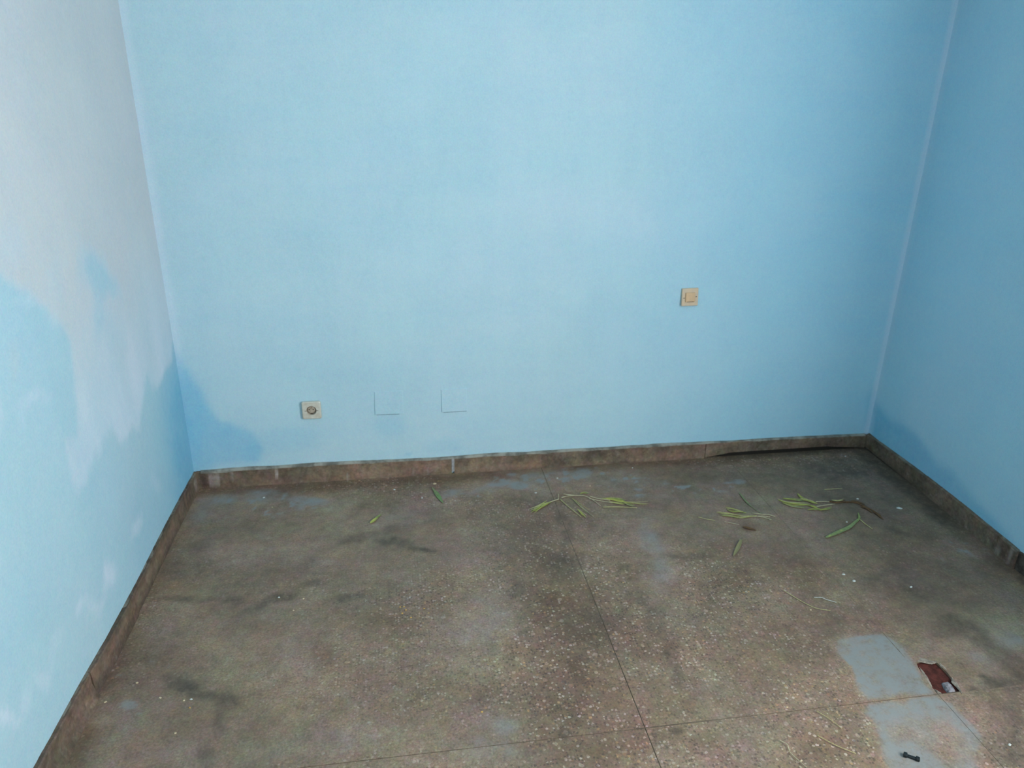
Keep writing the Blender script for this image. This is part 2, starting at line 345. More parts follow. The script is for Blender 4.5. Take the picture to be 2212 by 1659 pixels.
PALE_LEFT = [(-0.832,2.267), (0.710,2.669), (0.107,1.986), (0.033,1.482), (0.029,1.099), (0.016,0.759), (-0.004,0.676), (-0.072,0.610), (-0.165,0.596), (-0.269,0.554), (-0.312,0.610), (-0.348,0.695), (-0.444,0.587),
             (-0.543,0.512), (-0.581,0.541), (-0.696,0.553), (-0.755,0.633), (-0.846,0.612), (-0.924,0.597), (-1.003,0.561), (-1.060,0.553), (-1.075,0.632), (-1.073,0.712),
             (-1.059,0.763), (-0.986,0.743), (-0.947,0.850), (-0.926,0.942), (-0.918,0.989), (-0.976,1.069), (-1.019,1.134), (-1.082,1.195), (-1.144,1.240), (-1.225,1.272), (-1.345,1.331)]
def left_marks(u, v):
    wu = u + 0.05 * fbm(u * 9, v * 5, 31) + 0.02 * fbm(u * 40, v * 20, 33); wv = v + 0.12 * fbm(u * 12, v * 4, 39)
    sd = poly_sd(wu, wv, PALE_LEFT)
    body = sstep(-0.010, 0.035, sd)
    hi = sstep(0.55, 1.45, v)
    pale = body * (0.60 + 0.75 * fbm(u * 11, v * 2.6, 44) + 0.10 * fbm(u * 22, v * 9, 47))
    worn = body * 0.95 * sstep(0.55, 1.25, v + 0.25 * fbm(u * 4, v * 2, 51))
    for e, s in (((-0.634,1.129,0.089,-0.009,0.027,-0.070), 0.95), ((-0.562,1.063,0.102,-0.027,-0.021,-0.038), 0.9), ((-0.660,1.019,0.058,-0.017,-0.043,-0.078), 0.75), ((-0.596,0.919,0.059,-0.019,-0.034,-0.061), 0.45), ((-0.742,1.183,0.027,-0.006,-0.033,-0.062), 0.25), ((-0.909,1.195,0.046,-0.011,-0.037,-0.069), 0.22),
                 ((-0.511,0.858,0.042,-0.014,-0.047,-0.084), 0.30), ((-1.101,1.323,0.070,-0.014,-0.021,-0.042), 0.30), ((-0.637,0.804,0.038,-0.015,-0.037,-0.067), 0.25)):
        k = 1 - s * blob(wu, wv, e, 0.6); pale = pale * k; worn = worn * k
    for e, s in (((-1.366,0.941,0.045,-0.021,-0.019,-0.037), 0.65), ((-0.699,0.249,0.029,-0.022,-0.043,-0.017), 0.40), ((-0.969,0.223,0.036,-0.030,-0.040,-0.027), 0.60), ((-1.088,0.225,0.073,-0.034,0.012,-0.030), 0.30), ((-1.175,0.272,0.021,-0.016,-0.009,-0.016), 0.35), ((-1.338,0.265,0.021,-0.021,-0.061,-0.039), 0.22),
                 ((-1.414,0.254,0.030,-0.033,-0.028,-0.014), 0.35), ((-1.594,0.295,0.040,-0.040,-0.007,-0.013), 0.50), ((-1.689,0.298,0.015,-0.016,-0.010,-0.020), 0.50), ((-1.159,0.925,0.071,-0.030,-0.008,-0.015), 0.2), ((-1.216,0.923,0.022,-0.010,-0.016,-0.031), 0.15), ((-1.513,0.249,0.023,-0.030,-0.028,-0.008), 0.25), ((-1.095,1.180,0.048,-0.013,-0.007,-0.013), 0.3),
                 ((-1.486,0.625,0.021,-0.015,-0.015,-0.029), 0.2), ((-0.446,0.283,0.038,-0.021,-0.017,-0.030), 0.2), ((-0.942,1.072,0.057,-0.017,-0.012,-0.023), 0.3)):
        pale = np.maximum(pale, 1.35 * s * blob(wu, wv, e, 0.55) * (0.8 + 1.1 * fbm(u * 30, v * 14, 60)))
    deep = 0.80 * sstep(-0.42, -0.02, u) * sstep(0.85, 0.45, v) + 0.42 * sstep(-1.25, -0.2, u) * sstep(0.75, 0.2, v)  # deeper blue low on the wall, with occlusion shade painted towards the corner
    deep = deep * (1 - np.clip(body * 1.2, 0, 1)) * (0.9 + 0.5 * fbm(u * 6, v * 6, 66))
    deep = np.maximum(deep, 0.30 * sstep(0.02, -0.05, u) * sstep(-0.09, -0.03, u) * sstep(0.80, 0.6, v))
    worn = np.maximum(worn, 0.30 * blob(u, v, (-1.206,1.045,0.018,-0.006,-0.016,-0.031), 0.9) * (1 + 2 * fbm(u * 20, v * 20, 70)))
    return pale, deep, worn, 0.22 + 0.6 * fbm(u * 3, v * 3, 16)
lu = axis(Y0, 0.12, -2.0, 0.0, 0.016, 0.10); lv = axis(-0.02, H, 0.0, 1.90, 0.016, 0.15)
wall_left = wall_grid('wall_left', lu, lv, lambda u, v: (LEFT_X(u) + wavy(u, v, 15, 0.004) * sstep(0.0, -0.3, u) * sstep(0, 0.3, v), u, v), left_marks, M_WALL_DIM, outward=(-1, 0, 0))

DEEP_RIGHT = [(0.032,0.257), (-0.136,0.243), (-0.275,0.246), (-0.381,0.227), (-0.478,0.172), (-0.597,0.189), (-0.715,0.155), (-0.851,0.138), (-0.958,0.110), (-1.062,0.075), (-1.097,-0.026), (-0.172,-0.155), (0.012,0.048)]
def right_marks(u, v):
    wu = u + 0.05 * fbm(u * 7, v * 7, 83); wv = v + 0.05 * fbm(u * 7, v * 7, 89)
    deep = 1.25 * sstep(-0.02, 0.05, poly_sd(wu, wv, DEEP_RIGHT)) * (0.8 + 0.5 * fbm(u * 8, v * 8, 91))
    pale = 0.10 * sstep(-0.1, -0.35, u + 0.2 * fbm(u * 3, v * 3, 93))
    pale = np.maximum(pale, 0.24 * sstep(-0.028, -0.014, u))  # pale corner strip, painted as caught light
    return pale, deep, np.zeros_like(u), 0.9 + 0.5 * fbm(u * 3, v * 3, 14)
ru = np.unique(np.concatenate([axis(Y0, 0.12, -1.2, 0.0, 0.02, 0.10), [WIN[0], WIN[1]]])); rv = np.unique(np.concatenate([axis(-0.02, H, 0.0, 1.90, 0.02, 0.15), [WIN[2], WIN[3]]]))
wall_right = wall_grid('wall_right', ru, rv, lambda u, v: (RIGHT_X(u) + wavy(u, v, 25, 0.004) * sstep(0.0, -0.3, u) * sstep(0, 0.3, v), u, v), right_marks, M_WALL,
                       skip=lambda u, v: WIN[0] < u < WIN[1] and WIN[2] < v < WIN[3], outward=(1, 0, 0))
# rest of the shell, behind the camera
bm = bmesh.new()
for a in ((-0.26, FILL_WIN[0], -0.02, H), (FILL_WIN[1], W + 0.20, -0.02, H), (FILL_WIN[0], FILL_WIN[1], -0.02, FILL_WIN[2]), (FILL_WIN[0], FILL_WIN[1], FILL_WIN[3], H)):
    b_ = box_bm(a[0], a[1], Y0 - 0.16, Y0, a[2], a[3]); me_ = bpy.data.meshes.new('piece'); b_.to_mesh(me_); b_.free(); bm.from_mesh(me_); bpy.data.meshes.remove(me_)
front = bm_obj('wall_front', bm, plain('blue_wall_paint', (0.42, 0.635, 0.735), 0.85, 0.15)); tag(front, kind='structure')
ceil = bm_obj('ceiling', box_bm(-0.30, W + 0.25, Y0 - 0.16, 0.18, H, H + 0.15), M_CEIL); tag(ceil, kind='structure')
# window in the right wall, behind the camera's shoulder
win = tag(empty('window_1', (W + 0.02, (WIN[0] + WIN[1]) / 2, WIN[2])), kind='structure')
for a in ((WIN[0], WIN[0] + 0.05, WIN[2], WIN[3]), (WIN[1] - 0.05, WIN[1], WIN[2], WIN[3]), (WIN[0] + 0.05, WIN[1] - 0.05, WIN[2], WIN[2] + 0.05), (WIN[0] + 0.05, WIN[1] - 0.05, WIN[3] - 0.05, WIN[3])):
    o = bm_obj('window_frame', box_bm(0.04, 0.09, a[0] - win.location.y, a[1] - win.location.y, a[2] - WIN[2], a[3] - WIN[2], 0.004, 1), M_WOOD, win)

fill_win = tag(empty('added_fill_window', (FILL_WIN[0], Y0 - 0.02, FILL_WIN[2])), kind='structure')  # unseen window, added to carry the fill light on the back wall
for a in ((0, 0.05, 0, 1.3), (1.35, 1.4, 0, 1.3), (0.05, 1.35, 0, 0.05), (0.05, 1.35, 1.25, 1.3)):
    bm_obj('window_frame', box_bm(a[0], a[1], -0.09, -0.04, a[2], a[3], 0.004, 1), M_WOOD, fill_win)

# ------------------------------------------------------------------ FLOOR
XA, XP, YC = 1.5603, 2.4820, -1.5800         # the joints of the cast terrazzo panels
HOLE = [(2.505,-1.445), (2.528,-1.442), (2.546,-1.453), (2.570,-1.454), (2.572,-1.477), (2.573,-1.500), (2.569,-1.531), (2.568,-1.552), (2.564,-1.573), (2.556,-1.589), (2.529,-1.587), (2.493,-1.586), (2.480,-1.578), (2.483,-1.562), (2.484,-1.539), (2.489,-1.512), (2.492,-1.486), (2.496,-1.466)]
DUST = [
 # (ellipse, strength)
 ((0.179,-0.118,0.184,-0.004,0.015,-0.073), .74), ((0.056,-0.216,0.069,-0.009,0.018,-0.084), .66), ((0.297,-0.061,0.121,-0.016,0.005,-0.038), .55), ((0.477,-0.165,0.099,-0.013,0.005,-0.052), .70), ((0.610,-0.240,0.117,-0.015,0.005,-0.077), .25), ((0.456,-0.239,0.031,-0.004,0.004,-0.034), .6),
 ((0.922,-0.330,0.155,0.021,0.004,-0.089), .38), ((1.192,-0.185,0.123,-0.016,-0.005,-0.049), .60), ((1.088,-0.196,0.057,-0.007,-0.003,-0.040), .50), ((1.425,-0.166,0.046,-0.006,-0.006,-0.037), .85), ((1.410,-0.059,0.030,-0.004,-0.003,-0.022), .85), ((1.469,-0.093,0.025,-0.003,-0.004,-0.026), .8), ((1.345,-0.130,0.054,-0.007,-0.004,-0.030), .6), ((1.568,-0.088,0.021,-0.003,-0.004,-0.022), .85),
 ((1.452,-0.135,0.273,-0.035,-0.016,-0.093), .45), ((1.657,-0.135,0.030,-0.004,-0.006,-0.026), .85), ((1.751,-0.085,0.056,-0.007,-0.010,-0.040), .6), ((1.617,-0.068,0.151,-0.019,-0.011,-0.053), .35), ((1.833,-0.175,0.127,-0.016,-0.016,-0.059), .35), ((1.947,-0.317,0.033,-0.004,-0.007,-0.023), .75), ((1.962,-0.257,0.021,-0.003,-0.005,-0.016), .6), ((2.103,-0.228,0.025,-0.003,-0.007,-0.021), .6), ((1.924,-0.165,0.171,-0.022,-0.030,-0.102), .25), ((2.446,-0.255,0.047,-0.006,-0.013,-0.029), .80), ((2.385,-0.260,0.021,-0.003,-0.005,-0.012), .8), ((2.330,-0.325,0.029,-0.004,-0.007,-0.016), .5), ((2.163,-0.304,0.187,-0.024,-0.033,-0.088), .28),
 ((1.889,-0.609,0.058,-0.024,-0.081,-0.194), .52), ((1.880,-0.817,0.046,-0.006,-0.045,-0.130), .52), ((1.815,-0.967,0.050,-0.007,-0.036,-0.105), .30), ((1.867,-1.129,0.072,-0.010,-0.027,-0.070), .25),
 ((1.039,-0.627,0.161,-0.022,-0.005,-0.081), .30), ((1.120,-0.730,0.104,-0.014,-0.009,-0.100), .38), ((0.669,-0.654,0.104,-0.014,0.003,-0.060), .25), ((0.356,-0.597,0.208,-0.028,0.018,-0.123), .22), ((0.775,-0.770,0.185,-0.025,0.002,-0.096), .22),
 ((1.155,-1.032,0.110,-0.015,-0.017,-0.145), .55), ((1.073,-1.225,0.131,-0.018,-0.012,-0.125), .42), ((0.422,-1.048,0.268,-0.037,0.017,-0.114), .16), ((0.557,-1.214,0.170,-0.024,0.013,-0.122), .18),
 ((0.086,-1.351,0.077,-0.011,0.024,-0.080), .50), ((0.101,-1.106,0.014,-0.002,0.004,-0.015), .9), ((0.161,-1.137,0.010,-0.001,0.003,-0.011), .9), ((0.031,-1.161,0.014,-0.002,0.004,-0.012), .75), ((0.090,-1.289,0.034,-0.005,0.008,-0.026), .8), ((0.129,-1.329,0.012,-0.002,0.004,-0.013), .85), ((0.028,-1.470,0.073,-0.010,0.016,-0.048), .35), ((0.293,-1.493,0.111,-0.016,0.015,-0.064), .30),
 ((0.564,-1.516,0.187,-0.027,0.007,-0.064), .34), ((0.852,-1.525,0.203,-0.029,-0.001,-0.071), .36), ((1.114,-1.496,0.118,-0.017,-0.012,-0.101), .34), ((1.158,-1.568,0.089,-0.013,-0.010,-0.071), .62), ((1.227,-1.618,0.075,-0.011,-0.006,-0.033), .45), ((1.086,-1.621,0.087,-0.012,-0.004,-0.033), .35),
 ((1.816,-1.524,0.082,-0.012,-0.037,-0.086), .26), ((1.846,-1.649,0.091,-0.013,-0.036,-0.077), .24), ((2.041,-1.626,0.080,-0.011,-0.053,-0.096), .20),
 ((3.051,-0.913,0.039,-0.049,-0.043,-0.042), .40), ((3.049,-0.848,0.064,-0.009,-0.027,-0.036), .30), ((2.891,-1.319,0.053,-0.057,-0.057,-0.051), .45), ((2.876,-1.409,0.062,-0.009,-0.044,-0.052), .55), ((2.729,-1.476,0.057,-0.038,-0.041,-0.039), .42), ((2.654,-1.401,0.091,-0.013,-0.045,-0.060), .22), ((2.598,-1.559,0.057,-0.008,-0.027,-0.035), .30),
 ((2.699,-1.553,0.058,-0.008,-0.020,-0.025), .2), ((2.490,-1.421,0.030,-0.004,-0.027,-0.039), .3), ((3.305,-0.915,0.037,-0.005,-0.050,-0.058), .3), ((3.053,-1.189,0.042,-0.006,-0.030,-0.036), .3),
]
DUST_POLY = [
 ([(2.263,-1.347), (2.320,-1.305), (2.388,-1.299), (2.483,-1.296), (2.497,-1.325), (2.509,-1.390), (2.495,-1.447), (2.481,-1.503), (2.473,-1.545), (2.476,-1.580), (2.368,-1.576), (2.251,-1.574), (2.249,-1.529), (2.271,-1.477), (2.283,-1.426), (2.269,-1.391)], .95),
 ([(2.242,-1.578), (2.366,-1.579), (2.476,-1.584), (2.504,-1.621), (2.512,-1.679), (2.510,-1.743), (2.454,-1.803), (2.409,-1.869), (2.330,-1.886), (2.153,-1.861), (2.165,-1.797), (2.189,-1.730), (2.215,-1.668), (2.205,-1.624)], .86),
]
DUST_CUT = [((2.289,-1.692,0.038,-0.041,-0.030,-0.026), 0.20), ((2.344,-1.736,0.050,0.027,0.010,-0.071), 0.13), ((2.289,-1.712,0.029,-0.004,-0.012,-0.018), 0.11), ((2.222,-1.643,0.015,-0.012,-0.013,-0.013), 0.18), ((2.417,-1.697,0.035,0.015,-0.007,-0.055), 0.09), ((2.439,-1.782,0.033,0.011,-0.013,-0.053), 0.13), ((2.423,-1.627,0.021,-0.003,-0.009,-0.013), 0.09)]
DARK = [
 ((0.227,-1.204,0.066,-0.022,0.005,-0.035), .60), ((0.278,-1.253,0.039,-0.032,-0.005,-0.025), .62), ((0.351,-1.304,0.047,-0.017,0.002,-0.033), .60), ((0.352,-1.363,0.031,-0.004,0.005,-0.025), .40), ((0.363,-1.407,0.021,-0.003,0.004,-0.021), .55), ((0.361,-1.502,0.020,-0.003,0.007,-0.035), .50), ((-0.027,-1.172,0.041,-0.006,0.017,-0.053), .35),
 ((0.173,-0.799,0.119,-0.016,0.003,-0.016), .62), ((0.301,-0.811,0.039,-0.005,0.004,-0.024), .40), ((0.432,-0.850,0.087,0.028,0.007,-0.023), .55), ((0.369,-0.894,0.048,0.015,0.006,-0.020), .35), ((0.570,-0.776,0.036,-0.005,0.002,-0.022), .85), ((0.688,-0.861,0.049,-0.007,0.001,-0.024), .70), ((0.552,-0.638,0.035,-0.005,0.003,-0.036), .50), ((0.485,-0.826,0.043,0.021,0.007,-0.021), .4),
 ((0.706,-0.492,0.047,0.006,0.003,-0.023), .60), ((0.770,-0.460,0.043,0.008,0.002,-0.020), .40), ((0.861,-0.545,0.059,-0.037,-0.005,-0.028), .66), ((0.959,-0.613,0.060,-0.017,-0.001,-0.016), .66), ((0.853,-0.447,0.030,-0.004,-0.000,-0.041), .40), ((0.504,-0.705,0.101,-0.014,0.004,-0.041), .22), ((0.093,-0.469,0.060,-0.008,0.010,-0.046), .28), ((0.060,-0.616,0.034,-0.005,0.014,-0.060), .3),
 ((1.452,-0.312,0.120,-0.016,-0.010,-0.054), .30), ((1.564,-0.459,0.027,-0.004,-0.011,-0.050), .50), ((1.559,-0.616,0.020,-0.011,-0.044,-0.125), .40), ((1.298,-0.662,0.054,-0.007,-0.006,-0.037), .25),
 ((1.485,-0.823,0.079,-0.011,-0.015,-0.068), .40), ((1.314,-0.899,0.037,-0.005,-0.011,-0.064), .50), ((1.572,-1.125,0.031,-0.004,-0.016,-0.060), .30), ((1.486,-1.113,0.077,-0.060,-0.032,-0.063), .26), ((1.281,-1.144,0.034,-0.005,-0.006,-0.036), .45), ((1.534,-1.084,0.023,-0.030,-0.016,-0.023), .55), ((1.457,-0.745,0.123,-0.017,-0.011,-0.053), .3),
 ((1.214,-1.543,0.065,-0.009,-0.014,-0.081), .15), ((1.331,-1.560,0.018,-0.003,-0.004,-0.019), .6), ((1.221,-1.235,0.023,-0.003,-0.009,-0.062), .35), ((1.415,-1.314,0.043,-0.006,-0.018,-0.079), .2),
 ((1.985,-0.776,0.087,-0.020,-0.010,-0.024), .58), ((1.726,-0.841,0.024,-0.003,-0.008,-0.028), .45), ((1.760,-1.102,0.018,-0.025,-0.018,-0.023), .42), ((1.724,-1.110,0.021,0.010,-0.001,-0.067), .40), ((1.744,-1.208,0.017,0.006,-0.005,-0.051), .40), ((1.740,-1.307,0.024,-0.003,-0.016,-0.045), .60), ((1.737,-1.389,0.015,0.001,-0.013,-0.050), .50), ((1.724,-1.008,0.026,0.015,0.003,-0.046), .35), ((1.653,-1.589,0.024,-0.003,-0.005,-0.013), .65), ((1.726,-0.766,0.071,-0.010,-0.009,-0.030), .25),
 ((2.686,-0.242,0.478,-0.062,-0.039,-0.076), .36), ((3.065,-0.198,0.246,-0.032,-0.059,-0.096), .55), ((2.749,-0.380,0.252,-0.033,-0.057,-0.102), .34), ((2.975,-0.472,0.187,-0.024,-0.096,-0.150), .34), ((2.801,-0.695,0.096,-0.073,-0.054,-0.068), .34), ((2.896,-0.679,0.051,-0.098,-0.025,-0.026), .40), ((2.519,-0.793,0.295,-0.040,-0.051,-0.091), .22),
 ((3.216,-0.292,0.013,-0.185,-0.057,-0.052), .85), ((3.229,-0.451,0.006,-0.149,-0.048,-0.041), .85), ((3.241,-0.605,0.002,-0.117,-0.043,-0.034), .72), ((3.232,-0.759,-0.006,-0.113,-0.044,-0.032), .55), ((3.195,-0.973,-0.003,-0.059,-0.047,-0.032), .55), ((3.217,-0.170,0.041,-0.108,-0.043,-0.047), .75), ((3.203,-1.070,0.028,-0.004,-0.050,-0.058), .8), ((3.014,-1.000,0.057,-0.069,-0.067,-0.064), .30),  # mostly the painted shadow band along the right skirting
 ((2.842,-1.022,0.154,-0.076,-0.065,-0.077), .34), ((2.651,-1.080,0.092,-0.097,-0.056,-0.060), .36), ((2.802,-1.155,0.081,-0.059,-0.047,-0.050), .40), ((2.788,-1.293,0.068,-0.044,-0.032,-0.033), .62), ((2.800,-1.388,0.020,-0.046,-0.039,-0.030), .62), ((2.732,-1.321,0.072,-0.010,-0.023,-0.030), .45), ((2.796,-1.485,0.030,-0.043,-0.037,-0.029), .50), ((2.701,-1.569,0.031,-0.004,-0.017,-0.021), .60), ((2.609,-1.576,0.017,-0.002,-0.008,-0.010), .8), ((2.687,-1.542,0.010,-0.010,-0.009,-0.008), .8), ((2.763,-1.562,0.035,-0.005,-0.030,-0.035), .60),
 ((2.657,-1.678,0.036,-0.005,-0.054,-0.064), .52), ((2.553,-1.766,0.044,-0.006,-0.041,-0.050), .50), ((2.615,-1.655,0.041,-0.006,-0.040,-0.049), .3), ((2.531,-1.826,0.051,-0.007,-0.035,-0.041), .55), ((2.479,-1.749,0.008,-0.001,-0.007,-0.009), .6), ((2.305,-1.297,0.046,-0.006,-0.015,-0.025), .25), ((2.337,-0.879,0.107,-0.014,-0.023,-0.046), .25),
 ((2.321,-1.240,0.079,-0.011,-0.025,-0.044), .2), ((2.917,-1.197,0.066,-0.009,-0.030,-0.038), .3), ((1.439,-0.549,0.112,-0.015,-0.012,-0.067), .25),
]
BROWN = [
 ((1.421,-0.740,0.123,-0.017,-0.019,-0.101), .62), ((1.447,-0.996,0.146,-0.020,-0.033,-0.151), .62), ((1.419,-1.230,0.142,-0.020,-0.029,-0.127), .58), ((1.389,-1.427,0.152,-0.021,-0.025,-0.109), .5), ((1.671,-0.892,0.153,-0.021,-0.039,-0.137), .30), ((1.628,-1.259,0.120,-0.017,-0.052,-0.168), .26), ((1.576,-1.561,0.212,-0.030,-0.043,-0.131), .26), ((1.342,-1.626,0.177,-0.025,-0.021,-0.091), .28),
 ((1.348,-0.394,0.214,-0.028,-0.017,-0.110), .30), ((-0.017,-0.635,0.055,-0.037,0.010,-0.162), .30), ((-0.011,-1.074,0.047,-0.033,-0.000,-0.114), .35), ((-0.008,-1.435,0.041,-0.025,-0.000,-0.085), .45), ((0.872,-1.029,0.139,-0.019,-0.001,-0.071), .30), ((0.557,-0.053,0.671,-0.014,0.004,-0.043), .50), ((1.183,-0.056,0.257,0.004,-0.002,-0.035), .40), ((0.968,-0.148,0.123,-0.016,-0.002,-0.058), .3),
 ((1.781,-0.033,0.204,0.003,-0.008,-0.036), .45), ((2.359,-0.036,0.309,0.005,-0.015,-0.042), .50), ((2.619,-0.094,0.202,-0.026,-0.035,-0.073), .30), ((2.891,-0.552,0.111,-0.122,-0.028,-0.033), .45), ((2.319,-0.951,0.209,-0.028,-0.056,-0.109), .30), ((2.395,-1.202,0.128,-0.018,-0.041,-0.069), .30), ((2.145,-1.286,0.138,-0.019,-0.044,-0.085), .30), ((1.968,-1.451,0.142,-0.020,-0.035,-0.074), .22),
 ((3.186,-1.009,0.090,-0.012,-0.068,-0.082), .4), ((2.029,-1.724,0.077,-0.011,-0.033,-0.058), .3), ((0.637,-1.164,0.043,-0.006,0.003,-0.042), .3), ((2.138,-0.774,0.109,-0.015,-0.039,-0.090), .3), ((2.320,-0.631,0.038,-0.005,-0.014,-0.030), .6), ((0.317,-0.330,0.112,-0.015,0.011,-0.072), .25), ((1.141,-1.393,0.082,-0.012,-0.007,-0.055), .2),
 ((2.889,-0.843,0.223,-0.030,-0.083,-0.120), .32), ((2.010,-1.073,0.098,-0.013,-0.042,-0.098), .2),
]
NOCHIP = [
 ((0.458,-1.297,0.570,-0.080,0.054,-0.367), .55), ((0.156,-1.426,0.277,-0.039,0.056,-0.201), .5), ((2.199,-1.338,0.181,-0.025,-0.136,-0.247), .35), ((0.915,-1.534,0.255,-0.036,-0.004,-0.096), .25), 
 ((0.306,-0.257,0.631,-0.083,0.039,-0.265), .9), ((0.292,-0.618,0.445,-0.060,0.046,-0.275), .75), ((0.203,-0.972,0.302,-0.042,0.047,-0.215), .60), ((2.402,-0.456,0.849,-0.111,-0.139,-0.298), .92), ((1.716,-0.116,0.642,-0.083,-0.041,-0.173), .9), ((1.874,-0.770,0.090,-0.012,-0.113,-0.332), .6), ((0.861,-0.634,0.282,-0.038,-0.002,-0.186), .6),
 ((2.858,-1.053,0.451,-0.061,-0.211,-0.289), .70), ((2.669,-1.446,0.269,-0.037,-0.180,-0.233), .75), ((1.171,-1.034,0.094,-0.013,-0.021,-0.169), .35), ((0.215,-1.369,0.337,-0.047,0.035,-0.141), .50), ((2.408,-0.778,0.295,-0.039,-0.095,-0.183), .70), ((2.371,-1.123,0.148,-0.020,-0.069,-0.121), .35), ((0.919,-0.445,0.375,-0.050,-0.005,-0.174), .75), ((0.501,-0.966,0.247,-0.034,0.017,-0.146), .5), ((1.960,-1.469,0.085,-0.012,-0.052,-0.109), .25),
]
def floor_marks(x, y):
    w1 = fbm(x * 9, y * 9, 101); w2 = fbm(x * 9, y * 9, 131); f1 = fbm(x * 34, y * 34, 151, 3)
    X = x + 0.075 * w1 + 0.012 * f1; Y = y + 0.075 * w2 - 0.012 * f1
    Xs = x + 0.02 * w1 + 0.008 * f1; Ys = y + 0.02 * w2
    def acc(lst, X, Y, soft):
        m = np.zeros_like(x)
        for e, s in lst:
            m = 1 - (1 - m) * (1 - s * blob(X, Y, e, soft))
        return m
    small = [d for d in DUST if d[1] >= .75]; big = [d for d in DUST if d[1] < .75]
    dust = acc(big, X, Y, .65); dust = np.maximum(dust, acc(small, Xs, Ys, .5))
    for pts, s in DUST_POLY:
        sd = poly_sd(Xs + 0.02 * w2, Ys + 0.02 * w1, pts) + 0.02 * f1; dust = np.maximum(dust, s * sstep(-0.020, 0.026, sd))
    for e in ((1.452,-0.135,0.315,-0.041,-0.021,-0.127), (1.775,-0.146,0.298,-0.039,-0.029,-0.111), (0.292,-0.160,0.295,-0.039,0.020,-0.135), (2.221,-0.269,0.253,-0.033,-0.035,-0.090), (3.108,-0.905,0.166,-0.022,-0.059,-0.076), (1.189,-0.218,0.142,-0.019,-0.008,-0.080)):
        dust = np.maximum(dust, 0.95 * blob(X, Y, e, .7) * sstep(0.085, 0.19, fbm(x * 30, y * 30, 231, 4)))
    for e, s in DUST_CUT: dust = dust * (1 - s * blob(X, Y, e, .6))
    dust = dust * (1 + 0.9 * fbm(x * 14, y * 14, 171)) + 0.30 * np.clip(fbm(x * 5, y * 5, 181) * 2.2, -0.4, 1)
    dark = acc(DARK, X, Y, .60) * (1 + 1.2 * fbm(x * 16, y * 16, 191)) + 0.22 * np.clip(fbm(x * 8, y * 8, 197) * 3, 0, 1) + 0.18 * np.clip(fbm(x * 2.6, y * 2.6, 199) * 3, 0, 1)
    foot = 0.95 * sstep(3.085, 3.165, x + 0.05 * w1 + 0.02 * f1) * sstep(-1.05, -0.65, y + 0.3 * w2)  # shadow along the right skirting, painted into the dark mask
    foot = np.maximum(foot, 0.75 * sstep(-0.07, -0.02, y + 0.03 * w1) * sstep(2.40, 2.55, x))  # likewise the shade under the loose back slab
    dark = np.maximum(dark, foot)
    brown = acc(BROWN, X, Y, .70) * (1 + 1.2 * fbm(x * 12, y * 12, 201))
    chips = 1 - acc(NOCHIP, X, Y, .6)
    chips = chips * (1 + 1.0 * fbm(x * 4, y * 4, 211)) 
    return dust, dark, brown, chips

floor = empty('floor', (0, 0, 0)); tag(floor, kind='structure')
sub = bm_obj('screed', box_bm(-0.24, W + 0.16, Y0 - 0.1, 0.14, -0.12, -0.022), M_MORTAR, floor)
GAP = 0.0022
def panel(x0, x1, y0, y1, gap, hole=None):
    """a cast terrazzo panel: a fine sheet with its edges turned down into the joint"""
    g = dict(l=gap[0], r=gap[1], b=gap[2], t=gap[3])
    x0 += g['l']; x1 -= g['r']; y0 += g['b']; y1 -= g['t']
    st = 0.012 if y1 > -2.2 else 0.02
    nx = max(2, int((x1 - x0) / st)); yf = max(y0, -2.2)
    ys = np.unique(np.concatenate([np.linspace(yf, y1, max(2, int((y1 - yf) / st)) + 1), np.linspace(y0, yf, max(2, int((yf - y0) / 0.08)) + 1) if yf > y0 + 1e-6 else [yf]]))
    xs = np.linspace(x0, x1, nx + 1); U, V = np.meshgrid(xs, ys); pts = np.stack([U.ravel(), V.ravel()], -1)
    if hole is None:
        nu = len(xs); faces = [(j * nu + i, j * nu + i + 1, (j + 1) * nu + i + 1, (j + 1) * nu + i) for j in range(len(ys) - 1) for i in range(nu - 1)]
    else:
        sd = poly_sd(pts[:, 0], pts[:, 1], hole); pts = pts[sd < -0.003]
        bord = [(x0, y0), (x1, y0), (x1, y1), (x0, y1)]
        allp = [Vector(p) for p in pts] + [Vector(h) for h in hole]; n0 = len(pts)
        eds = [(n0 + i, n0 + (i + 1) % len(hole)) for i in range(len(hole))]
        vv, ee, ff, *_ = geometry.delaunay_2d_cdt(allp, eds, [], 0, 1e-6)
        pts = np.array([tuple(v) for v in vv]); faces = []
        for f in ff:
            c = pts[list(f)].mean(0)
            if poly_sd(np.array([c[0]]), np.array([c[1]]), hole)[0] < 0: faces.append(tuple(f))
    at = np.zeros((len(pts), 4))
    for k, ch in enumerate(floor_marks(pts[:, 0], pts[:, 1])): at[:, k] = ch
    z = 0.0012 * fbm(pts[:, 0] * 4, pts[:, 1] * 4, 301)
    me = bpy.data.meshes.new('terrazzo_panel'); me.from_pydata([(float(a), float(b), float(c)) for (a, b), c in zip(pts, z)], [], faces); me.update()
    ca = me.color_attributes.new('marks', 'FLOAT_COLOR', 'POINT'); ca.data.foreach_set('color', np.clip(at, 0, 1).astype(np.float32).ravel())
    bm = bmesh.new(); bm.from_mesh(me); bmesh.ops.recalc_face_normals(bm, faces=bm.faces)
    if bm.faces[0].normal.z < 0: bmesh.ops.reverse_faces(bm, faces=bm.faces)
    be = [e for e in bm.edges if len(e.link_faces) == 1]
    r = bmesh.ops.extrude_edge_only(bm, edges=be)
    for v in [g_ for g_ in r['geom'] if isinstance(g_, bmesh.types.BMVert)]: v.co.z = -0.0215
    bm.to_mesh(me); bm.free(); me.materials.append(M_FLOOR)
    o = bpy.data.objects.new('terrazzo_panel', me); COL.objects.link(o); o.parent = floor
    return o
